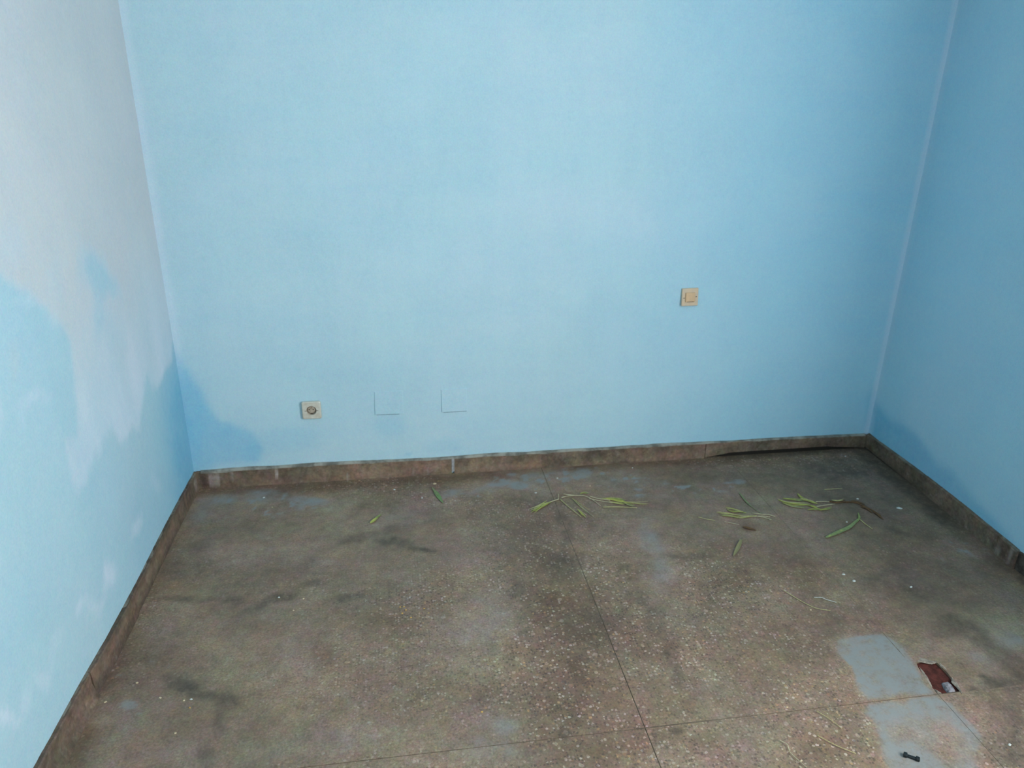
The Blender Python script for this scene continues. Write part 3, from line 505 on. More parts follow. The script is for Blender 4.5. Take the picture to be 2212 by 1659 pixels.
def filler(p0, p1, w, zf, n):
    v, f = [], []
    for i in range(n + 1):
        t = i / n; x = p0[0] + (p1[0] - p0[0]) * t; y = p0[1] + (p1[1] - p0[1]) * t; z = zf(x, y)
        dx, dy = (w, 0) if abs(p1[1] - p0[1]) > abs(p1[0] - p0[0]) else (0, w)
        v += [(x - dx, y - dy, z), (x + dx, y + dy, z), (x + dx, y + dy, -0.022), (x - dx, y - dy, -0.022)]
    for i in range(n):
        for k in range(4): a = i * 4 + k; b = i * 4 + (k + 1) % 4; f.append((a, b, b + 4, a + 4))
    f += [(3, 2, 1, 0), (n * 4, n * 4 + 1, n * 4 + 2, n * 4 + 3)]
    mesh_obj('joint_filler', v, f, M_FILL, floor)
M_FILL = plain('grimy_joint_filler', (0.11, 0.085, 0.062), 0.9, 0.1, (0.17, 0.135, 0.10), 25)
zA = lambda x, y: 0.0012 * float(fbm(np.array([x * 4]), np.array([y * 4]), 301)[0]) - 0.0012 * min(1.0, max(0.0, (-0.5 - y) / 0.8)) - 0.0001
filler((XA, -3.4), (XA, 0.0), 0.0024, zA, 120)
filler((XP, YC - 0.8), (XP, YC), 0.0013, zA, 40); filler((XP, YC + 0.16), (XP, 0.0), 0.0013, lambda x, y: 0.0012 * float(fbm(np.array([x * 4]), np.array([y * 4]), 301)[0]), 60)
filler((0, YC), (W, YC), 0.0020, lambda x, y: zA(x, y) + 0.0018 * float(np.clip(fbm(np.array([x * 3.0]), np.array([7.7]), 333)[0] * 3 + 0.3, 0, 1)), 160)
XS = [-0.20, XA, XP, W + 0.10]; YS = [Y0, YC, 0.10]
gx = {XA: 0.0015, XP: 0.0007}; gy = {YC: 0.0013}
for i in range(3):
    for j in range(2):
        panel(XS[i], XS[i + 1], YS[j], YS[j + 1], (gx.get(XS[i], 0), gx.get(XS[i + 1], 0), gy.get(YS[j], 0), gy.get(YS[j + 1], 0)), HOLE if (i == 2 and j == 1) else None)

# the broken corner: red bedding, pale broken rim, a lump of mortar
def patch(name, poly, z, mat, rough=0.004, n=16, shrink=0.0, zf=None):
    c = np.mean(np.array(poly), 0); xs = [p[0] for p in poly]; ys = [p[1] for p in poly]
    P_ = [Vector(p) for p in poly]; rng = random.Random(5)
    gp = []
    for a in np.linspace(min(xs), max(xs), n):
        for b in np.linspace(min(ys), max(ys), n):
            a2 = a + rng.uniform(-.3, .3) * (max(xs) - min(xs)) / n; b2 = b + rng.uniform(-.3, .3) * (max(ys) - min(ys)) / n
            if poly_sd(np.array([a2]), np.array([b2]), poly)[0] > 0.001: gp.append(Vector((a2, b2)))
    k = len(P_); vv, ee, ff, *_ = geometry.delaunay_2d_cdt(P_ + gp, [(i, (i + 1) % k) for i in range(k)], [], 1, 1e-6)
    pts = np.array([tuple(v) for v in vv]); sd = poly_sd(pts[:, 0], pts[:, 1], poly)
    zz = z + rough * (fbm(pts[:, 0] * 60, pts[:, 1] * 60, 401, 3)) * 2
    if zf: zz = zf(pts, np.maximum(sd, 0), zz)
    return mesh_obj(name, [(a, b, c_) for (a, b), c_ in zip(pts, zz)], [tuple(f) for f in ff], mat, floor)
big = [tuple(np.mean(HOLE, 0) + (np.array(p) - np.mean(HOLE, 0)) * 1.04) for p in HOLE]
bed = patch('red_bedding', big, -0.0075, M_RED, 0.003); bed['label'] = 'exposed dark red bedding in the broken panel corner'
def lump_z(base, top): return lambda pts, sd, zz: base + (top - base) * np.clip(sd / 0.006, 0, 1) ** 0.6 + (zz - base)
lump = patch('mortar_lump', [(2.528,-1.533), (2.552,-1.531), (2.555,-1.549), (2.552,-1.571), (2.538,-1.583), (2.519,-1.580), (2.519,-1.561)], -0.012, M_LUMP, 0.0015, 12, zf=lump_z(-0.012, 0.001))
lump['label'] = 'pale grey mortar lump'
rim = patch('mortar_crumb', [(2.490,-1.543), (2.496,-1.552), (2.503,-1.568), (2.512,-1.579), (2.493,-1.578), (2.484,-1.571)], -0.016, M_RIM, 0.0015, 12, zf=lump_z(-0.012, 0.001))
rim['label'] = 'cream mortar crumb'
rim2 = patch('mortar_crumb', [(2.504,-1.449), (2.513,-1.458), (2.511,-1.497), (2.501,-1.533), (2.490,-1.557), (2.480,-1.540), (2.487,-1.500)], -0.014, M_RIM, 0.0015, 12, zf=lump_z(-0.007, 0.0012))
rim2['label'] = 'cream mortar crumb'
# ragged pale rim round the hole, a few millimetres proud
def ribbon(pts, w, z0, z1, seed):
    rng = random.Random(seed); v = []; f = []
    for i, p in enumerate(pts):
        a = pts[max(0, i - 1)]; b = pts[min(len(pts) - 1, i + 1)]; t = Vector((b[0] - a[0], b[1] - a[1])).normalized(); nrm = Vector((t.y, -t.x))
        ww = w * rng.uniform(.6, 1.2) * (0.25 if i in (0, len(pts) - 1) else 1)
        for s, z in ((-0.2, z0), (0.25, z1), (0.7, z1), (1.0, z0)): v.append((p[0] + nrm.x * ww * s, p[1] + nrm.y * ww * s, z))
    for i in range(len(pts) - 1):
        for k in range(3): a = i * 4 + k; f.append((a, a + 1, a + 5, a + 4))
    return v, f
for seed, pts in ((1, [(2.509,-1.441), (2.532,-1.432), (2.544,-1.437), (2.556,-1.448), (2.570,-1.452)]), (2, [(2.557,-1.589), (2.566,-1.568), (2.572,-1.543), (2.574,-1.524)]), (3, [(2.579,-1.492), (2.581,-1.472), (2.578,-1.459)])):
    if seed > 1: pts = pts[::-1]
    v, f = ribbon(pts, 0.020 if seed == 1 else 0.013, -0.0005, 0.0018, seed)
    mesh_obj('broken_rim', v, f, M_RIM, floor)['label'] = 'pale crumbled rim of the broken panel corner'

# ------------------------------------------------------------------ SKIRTING
def skirting_slab(parent, name, path, zbot, ztop, thick, seed, marks=None, n=60, rag=0.003, mat=None, foot=0.0):
    """path(t) -> wall point (x, y) and inward normal; a slab with a ragged top edge"""
    verts, at, faces = [], [], []
    K = 7
    for i in range(n + 1):
        t = i / n; (px, py), (nx, ny), s = path(t)
        zt = ztop(t) + rag * 2 * fbm(np.array([s * 22.0]), np.array([seed * 3.1]), 500 + seed, 4)[0]
        zb = zbot(t) if callable(zbot) else zbot
        th = thick * (1 + 0.35 * fbm(np.array([s * 9.0]), np.array([seed * 1.7]), 520 + seed, 3)[0])
        prof = [(-0.004, zb), (th + foot, zb), (th + foot * 0.4, zb + 0.25 * (zt - zb)), (th, zb + 0.6 * (zt - zb)), (th, zt - 0.004), (th - 0.003, zt), (-0.004, zt + 0.0005)]
        for d, z in prof:
            dd = d + (0.0012 * fbm(np.array([s * 60]), np.array([z * 60]), 540, 3)[0] * 2 if d > 0 else 0)
            verts.append((px + nx * dd, py + ny * dd, z))
            m = marks(s, z, (z - zb) / max(1e-6, zt - zb)) if marks else (0, 0, 0)
            at.append((*m, 1))
    for i in range(n):
        for k in range(K):
            a = i * K + k; b = i * K + (k + 1) % K; faces.append((a, b, b + K, a + K))
    faces.append(tuple(range(K))[::-1]); faces.append(tuple(n * K + k for k in range(K)))
    return mesh_obj(name, verts, faces, mat or M_SKIRT, parent, attr=np.array(at))
def rise(lst, fade=0.012):
    """paint marks on the face: list of (s0, s1, z0, z1, strength)"""
    def f(s, z):
        m = 0.0
        for s0, s1, z0, z1, k in lst:
            a = np.clip((s - s0) / fade + .5, 0, 1) * np.clip((s1 - s) / fade + .5, 0, 1) * np.clip((z - z0) / fade + .5, 0, 1) * np.clip((z1 - z) / fade + .5, 0, 1)
            m = max(m, k * float(a))
        return m
    return f

# back wall, s runs along x; heights follow the measured, slightly sinking top edge
ZT_B = lin([0.0, .56, 1.13, 1.71, 2.07, 2.66, 3.236], [0.089, .0905, .086, .088, .087, .085, .079])
sb = empty('baseboard_back', (0, 0, 0)); tag(sb, kind='structure')
def back_path(x0, x1):
    return lambda t: ((x0 + (x1 - x0) * t, 0.0), (0, -1), x0 + (x1 - x0) * t)
tan_b = rise([(.18, .45, .0, .04, .5), (.50, .95, .0, .045, .75), (.75, 1.10, .02, .075, .45), (1.15, 1.55, .0, .04, .7), (1.2, 1.4, .03, .08, .4), (2.0, 2.3, .0, .05, .55), (2.30, 2.42, .0, .07, .5)], 0.05)
drk_b = rise([(.20, .30, .02, .07, .35), (.32, .46, .02, .05, .45), (1.42, 1.50, .04, .09, .5), (1.62, 1.70, .0, .05, .3), (1.78, 1.86, .05, .09, .7), (1.45, 1.6, .05, .09, .4), (2.9, 3.2, .0, .05, .35), (2.13, 2.19, .04, .08, .4), (.02, .05, .0, .09, .85)], 0.03)
wht_b = rise([(.060, .105, .012, .080, .40), (.155, .166, .05, .085, .35), (.346, .358, .045, .082, .75), (.655, .665, .0, .045, .4), (.957, .962, .0, .03, .4), (1.02, 1.03, .0, .02, .3)], 0.006)
mk_b = lambda s, z, r: (wht_b(s, z), drk_b(s, z), tan_b(s, z))
XJ = [(1.136,0.087)[0], (1.148,0.086)[0]]
zt = lambda a, b: (lambda t: float(ZT_B(a + (b - a) * t)) - 0.004)
skirting_slab(sb, 'skirting_slab', back_path(0.010, XJ[0]), 0.0, zt(0.010, XJ[0]), 0.011, 1, mk_b, 170)
skirting_slab(sb, 'skirting_slab', back_path(XJ[1], 2.372), 0.0, lambda t: float(ZT_B(XJ[1] + (2.372 - XJ[1]) * t)) - 0.004 - 0.012 * max(0, 1 - abs((XJ[1] + (2.372 - XJ[1]) * t - 1.382) / 0.014)), 0.011, 2, mk_b, 220)
# the last slab has come loose and stands clear of the floor
skirting_slab(sb, 'skirting_slab', back_path(2.374, 3.222), lambda t: 0.004 + 0.021 * min(1, t * 6) * (1 - max(0, (t - 0.75) / 0.25)), zt(2.374, 3.222), 0.014, 3, mk_b, 110)['label'] = 'loose skirting slab with a dark gap under it'
skirting_slab(sb, 'grout_joint', back_path(XJ[0], XJ[1]), 0.012, lambda t: 0.081, 0.0125, 4, None, 4, 0.0, M_GROUT)
def bead(parent, path, top, n, seed, w=0.006, h=0.0065, thick=0.0125, mat=None):
    """uneven plaster left along the top edge of the skirting"""
    v, f = [], []
    for i in range(n + 1):
        t = i / n; (px, py), (nx, ny), s = path(t); z = top(t)
        k = 0.55 + 1.5 * max(-0.3, fbm(np.array([s * 6.0]), np.array([seed * 2.3]), 600 + seed, 4)[0]); hh = h * k
        dn = 0.006 * max(0.0, fbm(np.array([s * 14.0]), np.array([seed * 5.3]), 640 + seed, 3)[0]) * 3
        for d, zz in ((-0.002, z - 0.003 - dn), (thick + 0.0008, z - 0.004 - dn), (thick + 0.0005, z + 0.2 * hh), (thick * 0.55, z + hh), (-0.002, z + hh * 1.5)): v.append((px + nx * d, py + ny * d, zz))
    K = 5
    for i in range(n):
        for k in range(K): a = i * K + k; b = i * K + (k + 1) % K; f.append((a, b, b + K, a + K))
    f.append(tuple(range(K))[::-1]); f.append(tuple(n * K + k for k in range(K)))
    o = mesh_obj('plaster_bead', v, f, mat or M_BEAD, parent); o['label'] = 'uneven plaster line along the skirting top'; return o
bm_obj('bed_or_shade_strip', box_bm(2.36, W, -0.003, 0.002, 0.0, 0.072), M_GAP_SHADE, sb)['label'] = 'dark strip giving the gap under the loose slab its shade'  # dark backing painted as shade inside the gap
bead(sb, back_path(0.03, 3.215), lambda t: float(ZT_B(0.03 + 3.185 * t)) - 0.004, 260, 1)

# left wall
def left_path(y0, y1):
    def f(t):
        y = y0 + (y1 - y0) * t; x = float(LEFT_X(y)); d = (float(LEFT_X(y + .02)) - float(LEFT_X(y - .02))) / .04
        l = math.hypot(1, d); return (x, y), (1 / l, -d / l), -y
    return f
sl = empty('baseboard_left', (0, 0, 0)); tag(sl, kind='structure')
tan_l = 0.8 and rise([(.35, .62, .03, .07, .7), (.62, .85, .035, .075, .5), (.9, 1.22, .04, .075, .6), (1.24, 1.45, .03, .07, .30), (1.5, 1.9, .04, .06, .2)], 0.05)
drk_l = rise([(.02, 2.5, -.02, .12, .35), (.02, .25, .0, .05, .55), (.25, .9, -.01, .022, .8), (.9, 1.25, -.01, .026, .8), (.1, 1.2, .072, .10, .75), (.88, .96, .0, .08, .4), (1.3, 2.5, .0, .12, .45), (1.4, 2.5, -.02, .04, .75), (1.25, 1.3, .0, .08, .3)], 0.02)
wht_l = rise([(.02, .06, .02, .07, .35)], 0.01)
mk_l = lambda s, z, r: (wht_l(s, z), drk_l(s, z), tan_l(s, z))
for k, (a, b, th, ft) in enumerate(((-0.003, -0.348, 0.011, 0.004), (-0.350, -0.868, 0.012, 0.002), (-0.871, -1.232, 0.015, 0.004), (-1.236, -2.15, 0.013, 0.016), (-2.154, -3.2, 0.013, 0.010), (-3.204, Y0 + 0.01, 0.013, 0.010))):
    skirting_slab(sl, 'skirting_slab', left_path(a, b), 0.0, lambda t: 0.0835, th, 11 + k, mk_l, max(20, int((a - b) * 110)), foot=ft)
bead(sl, left_path(-0.02, -2.6), lambda t: 0.0820, 200, 5, h=0.003, thick=0.009, mat=M_BEAD2)

# right wall
def right_path(y0, y1):
    def f(t):
        y = y0 + (y1 - y0) * t; x = float(RIGHT_X(y)); d = (float(RIGHT_X(y + .02)) - float(RIGHT_X(y - .02))) / .04
        l = math.hypot(1, d); return (x, y), (-1 / l, d / l), -y
    return f
sr = empty('baseboard_right', (0, 0, 0)); tag(sr, kind='structure')
drk_r = rise([(.02, .5, -.01, .02, .7), (.3, .4, .03, .09, .4), (.42, .46, .06, .09, .7), (.05, .15, .05, .09, .5), (.9, 1.0, .0, .05, .5), (.95, 1.05, .02, .08, .5)], 0.03)
tan_r = rise([(.5, .8, .03, .08, .2)], 0.05)
wht_r = rise([(1.005, 1.02, .02, .08, .35), (.93, .96, .0, .03, .3)], 0.01)
mk_r = lambda s, z, r: (wht_r(s, z), drk_r(s, z), tan_r(s, z))
skirting_slab(sr, 'skirting_slab', right_path(-0.012, -0.455), lambda t: 0.010 * (1 - t), lambda t: 0.080, 0.012, 21, mk_r, 70)
skirting_slab(sr, 'skirting_slab', right_path(-0.457, -0.932), 0.0, lambda t: 0.0815, 0.012, 22, mk_r, 80)
skirting_slab(sr, 'skirting_slab', right_path(-0.934, -1.035), 0.0, lambda t: 0.082 - 0.006 * t, 0.012, 23, mk_r, 24)
bead(sr, right_path(-0.01, -1.035), lambda t: 0.079, 130, 8, h=0.004, thick=0.010, mat=M_BEAD2)
# beyond the last slab the skirting is missing and the bare bed shows
o = skirting_slab(sr, 'bed_or_shade_strip', right_path(-1.037, -1.60), 0.0, lambda t: 0.080, 0.003, 24, None, 60, 0.006, M_MORTAR); o['label'] = 'dark bare mortar where the skirting is missing'

# ------------------------------------------------------------------ SOCKET (left, near the floor)
def ring_plate(half, r, depth, rad, seg=48, bevel=0.003):
    """rounded square plate with a round opening, front towards -y, back at y = 0"""
    bm = bmesh.new(); outer, outer2, inner, innerb, back = [], [], [], [], []
    for i in range(seg):
        a = 2 * math.pi * i / seg + math.pi / seg; c, s = math.cos(a), math.sin(a)
        k = 1.0 / max(abs(c), abs(s)); qx, qz = c * k, s * k
        def rs(h):
            x, z = qx * h, qz * h; lim = h - rad
            if abs(x) > lim and abs(z) > lim:
                v = Vector((abs(x) - lim, abs(z) - lim)); v = v.normalized() * rad
                x = math.copysign(lim + v.x, x); z = math.copysign(lim + v.y, z)
            return x, z
        x, z = rs(half); back.append(bm.verts.new((x, 0, z))); outer.append(bm.verts.new((x, -depth + bevel, z)))
        x, z = rs(half - bevel); outer2.append(bm.verts.new((x, -depth, z)))
        inner.append(bm.verts.new((c * r, -depth, s * r))); innerb.append(bm.verts.new((c * r * 0.97, -0.0012, s * r * 0.97)))
    for i in range(seg):
        j = (i + 1) % seg
        for A, B_ in ((back, outer), (outer, outer2), (outer2, inner), (inner, innerb)): bm.faces.new((A[i], A[j], B_[j], B_[i]))
    return bm
def cyl_y(x, z, r, y0, y1, seg=16, taper=1.0):
    bm = bmesh.new(); a = [bm.verts.new((x + r * math.cos(2 * math.pi * i / seg), y0, z + r * math.sin(2 * math.pi * i / seg))) for i in range(seg)]
    b = [bm.verts.new((x + r * taper * math.cos(2 * math.pi * i / seg), y1, z + r * taper * math.sin(2 * math.pi * i / seg))) for i in range(seg)]
    for i in range(seg): j = (i + 1) % seg; bm.faces.new((a[i], a[j], b[j], b[i]))
    bm.faces.new(a[::-1]); bm.faces.new(b); return bm
sx, sz = (0.528,0.355)
so = empty('power_socket', (sx, -0.0015, sz)); tag(so, 'ivory wall power socket with a dirty round recess, low on the back wall', 'socket')
bm_obj('face_plate', ring_plate(0.0405, 0.0215, 0.012, 0.004), M_PLATE, so)
bm_obj('recess', cyl_y(0, 0, 0.0212, -0.0006, -0.0035, 40), M_CUP, so)['label'] = 'dirty brown round recess'
bm_obj('socket_core', cyl_y(0, 0.0030, 0.0165, -0.0035, -0.0075, 32, 0.92), plain('grubby_core', (0.46, 0.38, 0.30), 0.6, 0.3, (0.34, 0.28, 0.21), 120), so)
for s in (-1, 1):
    bm_obj('contact_hole', cyl_y(0.0085 * s - 0.001, 0.0035, 0.0026, -0.0074, -0.0079, 14), M_HOLE, so)
    bm_obj('side_notch', box_bm(-0.0045, 0.0045, -0.0125, -0.0118, -0.0013, 0.0013), M_CUP, so).location = (0.0245 * s, 0, -0.001)
bm_obj('earth_pin', cyl_y(0.0005, 0.0120, 0.0022, -0.0074, -0.0120, 14, 0.7), M_PIN, so)
n_ = bm_obj('lower_dark_strip', box_bm(-0.006, 0.006, -0.0052, -0.0036, -0.0195, -0.0160, 0.0007, 1), M_HOLE, so)  # dark strip low in the recess

# CABLE OUTLET (right)
cx_, cz_ = (2.213,0.816)
co = empty('cable_outlet', (cx_, -0.001, cz_)); tag(co, 'yellowed square cable outlet plate with a raised tan centre on the back wall', 'outlet')
co.rotation_euler = (math.radians(-5.0), math.radians(-1.0), 0)
bm_obj('face_plate', box_bm(-0.0385, 0.0385, -0.0105, 0.001, -0.040, 0.040, 0.0035, 3), M_PLATE2, co)
bm_obj('raised_cover', box_bm(-0.0225, 0.0225, -0.0165, -0.0100, -0.0215, 0.021, 0.003, 3), M_PLATE3, co)['label'] = 'raised tan square centre'
for s, z in ((-1, -0.0035), (1, 0.001)):
    sc_ = bm_obj('screw', cyl_y(0.0285 * s, z, 0.0030, -0.0100, -0.0118, 14, 0.8), M_SCREW, co)
bm_obj('cable_lip', box_bm(-0.0165, 0.0165, -0.0172, -0.0158, -0.0212, -0.0186, 0.0004, 1), M_SCREW, co)

# two painted-over blanking plates between socket and middle
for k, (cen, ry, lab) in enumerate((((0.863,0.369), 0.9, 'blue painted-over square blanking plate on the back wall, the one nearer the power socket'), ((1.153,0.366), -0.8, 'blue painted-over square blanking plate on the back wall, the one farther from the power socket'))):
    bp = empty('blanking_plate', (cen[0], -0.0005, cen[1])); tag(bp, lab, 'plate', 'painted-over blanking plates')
    hw = 0.062 if k == 0 else 0.057
    b = box_bm(-hw, hw, -0.0022, 0.002, -0.054, 0.056, 0.0008, 2)
    for v in b.verts:
        if v.co.y < -0.001: v.co.y -= 0.0022 * (1 - (v.co.z + 0.054) / 0.11) - 0.0008
    o = bm_obj('cover', b, M_WALL, bp)
    ca = o.data.color_attributes.new('marks', 'FLOAT_COLOR', 'POINT'); ca.data.foreach_set('color', [0.02, 0.0, 0.0, 0.0] * len(o.data.vertices))
    bm_obj('shadow_line', box_bm(-hw + 0.006, hw * (0.95 if k else 0.72), -0.0016, 0.001, -0.0566, -0.0538), M_EDGE_SHADOW, bp)['label'] = 'thin dark strip standing in for the shadow along the lower edge'  # dark strip in place of the plate's shadow line
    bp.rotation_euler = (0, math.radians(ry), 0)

# ------------------------------------------------------------------ THINGS LYING ON THE FLOOR
def tube(name, pts, r0, r1, mat, parent, seg=6, z0=0.0):
    """a stalk through pts (x, y, z)"""
    P_ = [Vector(p) for p in pts]; n = len(P_); bm = bmesh.new(); rings = []
    for i, p in enumerate(P_):
        t = (P_[min(n - 1, i + 1)] - P_[max(0, i - 1)]).normalized(); a = t.cross(Vector((0, 0, 1))).normalized(); b = a.cross(t)
        r = r0 + (r1 - r0) * i / (n - 1)
        rings.append([bm.verts.new(p + a * r * math.cos(2 * math.pi * k / seg) + b * r * math.sin(2 * math.pi * k / seg)) for k in range(seg)])
    for i in range(n - 1):
        for k in range(seg): m = (k + 1) % seg; bm.faces.new((rings[i][k], rings[i][m], rings[i + 1][m], rings[i + 1][k]))
    bm.faces.new(rings[0][::-1]); bm.faces.new(rings[-1])
    return bm_obj(name, bm, mat, parent, True)
def smooth_path(pts, m=6):
    if len(pts) == 2: pts = [pts[0], ((pts[0][0] + pts[1][0]) / 2, (pts[0][1] + pts[1][1]) / 2, (pts[0][2] + pts[1][2]) / 2 + 0.001), pts[1]]
    P_ = [Vector(p) for p in pts]; out = []
    for i in range(len(P_) - 1):
        p0 = P_[max(0, i - 1)]; p1 = P_[i]; p2 = P_[i + 1]; p3 = P_[min(len(P_) - 1, i + 2)]
        for k in range(m):
            t = k / m
            out.append(0.5 * ((2 * p1) + (-p0 + p2) * t + (2 * p0 - 5 * p1 + 4 * p2 - p3) * t * t + (-p0 + 3 * p1 - 3 * p2 + p3) * t ** 3))
    out.append(P_[-1]); return out
def blade(name, pts, w, mat, parent, fold=0.18, lift=0.002):
    """a narrow folded leaf with thickness, widest in the middle"""
    P_ = smooth_path(pts); n = len(P_); bm = bmesh.new(); rows = []
    for i, p in enumerate(P_):
        t = i / (n - 1); tg = (P_[min(n - 1, i + 1)] - P_[max(0, i - 1)]).normalized(); a = tg.cross(Vector((0, 0, 1))).normalized()
        ww = w * max(0.06, math.sin(math.pi * min(1, 0.10 + 0.90 * t)) ** 0.8) * 0.36
        up = Vector((0, 0, ww * fold)); th = Vector((0, 0, 0.0004))
        rows.append([bm.verts.new(p + a * ww + up), bm.verts.new(p + th * 0), bm.verts.new(p - a * ww + up), bm.verts.new(p - a * ww + up + th), bm.verts.new(p + th), bm.verts.new(p + a * ww + up + th)])
    for i in range(n - 1):
        for k in range(6): m = (k + 1) % 6; bm.faces.new((rows[i][k], rows[i][m], rows[i + 1][m], rows[i + 1][k]))
    bm.faces.new(rows[0][::-1]); bm.faces.new(rows[-1])
    return bm_obj(name, bm, mat, parent, False)
def sprig(name, origin, label, cat, parts, group=None):
    root = empty(name, (origin[0], origin[1], 0.0)); tag(root, label, cat, group)
    rng = random.Random(int(abs(origin[0] * 1000)))
    for kind, mat, w, pts in parts:
        q = [(p[0] - origin[0], p[1] - origin[1], 0.0022 + (p[2] if len(p) > 2 else 0.0) + rng.uniform(0.0, 0.0022) + (w * 0.5 if kind == 'stalk' else 0)) for p in pts]
        if kind == 'stalk': tube('stalk', smooth_path(q), w * (1.05 if name == 'straw' else 1.4), w * (0.8 if name == 'straw' else 0.9), mat, root)
        else:
            blade('leaf_blade', q, w, mat, root)
            if name == 'grass_tuft':
                for e in range(2):
                    k = 0.10 if e else -0.10; b0 = Vector(q[0]); sc = rng.uniform(.75, 1.05); a = k * rng.uniform(.6, 1.5)
                    q2 = []
                    for p in q:
                        d = (Vector(p) - b0) * sc; q2.append((b0.x + d.x * math.cos(a) - d.y * math.sin(a), b0.y + d.x * math.sin(a) + d.y * math.cos(a), p[2] + 0.0012 * (e + 1)))
                    blade('leaf_blade', q2, w * 0.45, rng.choice((M_STRAW, M_LEAF, M_LEAF)), root)
    return root
ST, LF = 'stalk', 'leaf'
sprig('grass_tuft', (1.584,-0.306), 'wilted grass tuft with forked pale stalks, leftmost of the green tufts near the back wall', 'grass', [
    (ST, M_STALK, .0015, [(1.581,-0.309), (1.531,-0.330), (1.495,-0.357)]), (LF, M_LEAF2, .016, [(1.542,-0.328), (1.501,-0.350), (1.440,-0.402)]), (LF, M_LEAF, .011, [(1.527,-0.341), (1.489,-0.367), (1.447,-0.396)]), (LF, M_LEAF3, .012, [(1.523,-0.317), (1.481,-0.359), (1.442,-0.384)]),
    (ST, M_STRAW, .0014, [(1.587,-0.310), (1.612,-0.383), (1.644,-0.463)]), (ST, M_STALK, .0013, [(1.596,-0.295), (1.629,-0.287), (1.658,-0.291)]), (LF, M_LEAF3, .006, [(1.641,-0.309), (1.665,-0.383), (1.691,-0.458)]), (ST, M_STALK, .0009, [(1.665,-0.383), (1.679,-0.426), (1.697,-0.466)]),
    (LF, M_LEAF, .008, [(1.642,-0.403), (1.655,-0.442), (1.663,-0.472)]), (ST, M_STALK, .0013, [(1.588,-0.266), (1.579,-0.309)])])
sprig('grass_tuft', (1.714,-0.303), 'wilted yellow-green grass tuft with long pale stalks, second from the left near the back wall', 'grass', [
    (ST, M_STALK, .0014, [(1.610,-0.269), (1.655,-0.287), (1.698,-0.296), (1.727,-0.332), (1.748,-0.386)]), (ST, M_STALK, .0016, [(1.721,-0.299), (1.750,-0.323), (1.803,-0.346)]), (ST, M_STALK, .0013, [(1.714,-0.319), (1.755,-0.344), (1.810,-0.371)]),
    (LF, M_LEAF, .017, [(1.786,-0.332), (1.836,-0.354), (1.885,-0.381)]), (LF, M_LEAF2, .012, [(1.770,-0.330), (1.826,-0.337), (1.873,-0.351)]), (LF, M_LEAF, .009, [(1.793,-0.361), (1.829,-0.377), (1.858,-0.385)]), (LF, M_STRAW, .006, [(1.863,-0.370), (1.911,-0.384), (1.964,-0.395)]), (LF, M_LEAF3, .008, [(1.852,-0.372), (1.875,-0.399), (1.898,-0.406)]),
    (ST, M_STRAW, .0013, [(1.757,-0.399), (1.821,-0.407), (1.900,-0.425)]), (LF, M_LEAF3, .010, [(1.684,-0.278), (1.705,-0.269), (1.726,-0.280)])])
sprig('grass_tuft', (2.423,-0.547), 'wilted grass tuft with fanned green blades, third from the left near the back wall', 'grass', [
    (ST, M_STALK, .0015, [(2.461,-0.571), (2.442,-0.550), (2.414,-0.542), (2.378,-0.530)]), (ST, M_STALK, .0012, [(2.434,-0.593), (2.412,-0.568), (2.380,-0.556), (2.334,-0.557)]), (ST, M_STALK, .0011, [(2.440,-0.568), (2.413,-0.557), (2.384,-0.557)]),
    (LF, M_STRAW, .008, [(2.386,-0.553), (2.332,-0.553), (2.282,-0.558)]), (LF, M_LEAF, .010, [(2.323,-0.545), (2.274,-0.524), (2.226,-0.506)]), (LF, M_LEAF, .008, [(2.343,-0.514), (2.316,-0.495), (2.280,-0.471)]), (LF, M_LEAF2, .009, [(2.352,-0.526), (2.322,-0.511), (2.286,-0.506)]),
    (LF, M_LEAF3, .012, [(2.307,-0.554), (2.274,-0.542), (2.231,-0.522)]), (LF, M_LEAF2, .010, [(2.315,-0.506), (2.292,-0.503), (2.282,-0.487)])])
sprig('grass_wisp', (2.395,-0.424), 'single dull green grass blade lying slanted behind the third tuft', 'grass', [
    (LF, M_LEAF3, .013, [(2.397,-0.359), (2.394,-0.432), (2.398,-0.479)]), (ST, M_LEAF3, .0011, [(2.397,-0.463), (2.406,-0.503), (2.418,-0.543)])])
sprig('straw', (2.164,-0.546), 'short dry straw, nearer the middle of the pair left of the third grass tuft', 'straw', [(ST, M_STRAW, .0011, [(2.136,-0.528), (2.162,-0.549), (2.195,-0.565)])], 'thin straws on the floor')
sprig('straw', (2.256,-0.594), 'short pale straw in front of the third grass tuft', 'straw', [(ST, M_STALK, .0011, [(2.231,-0.580), (2.257,-0.591), (2.282,-0.608)])], 'thin straws on the floor')
sprig('fallen_leaf', (2.199,-0.776), 'faded olive leaf lying alone in front of the third grass tuft', 'leaf', [(LF, plain('faded_olive_leaf', (0.25, 0.23, 0.11), 0.7), .022, [(2.243,-0.717), (2.208,-0.765), (2.164,-0.819)])], 'loose leaves')
sprig('fallen_leaf', (2.313,-0.637), 'small dry brown leaf in front of the third grass tuft', 'leaf', [(LF, M_DRY, .020, [(2.290,-0.627), (2.312,-0.641), (2.336,-0.658)])], 'loose leaves')
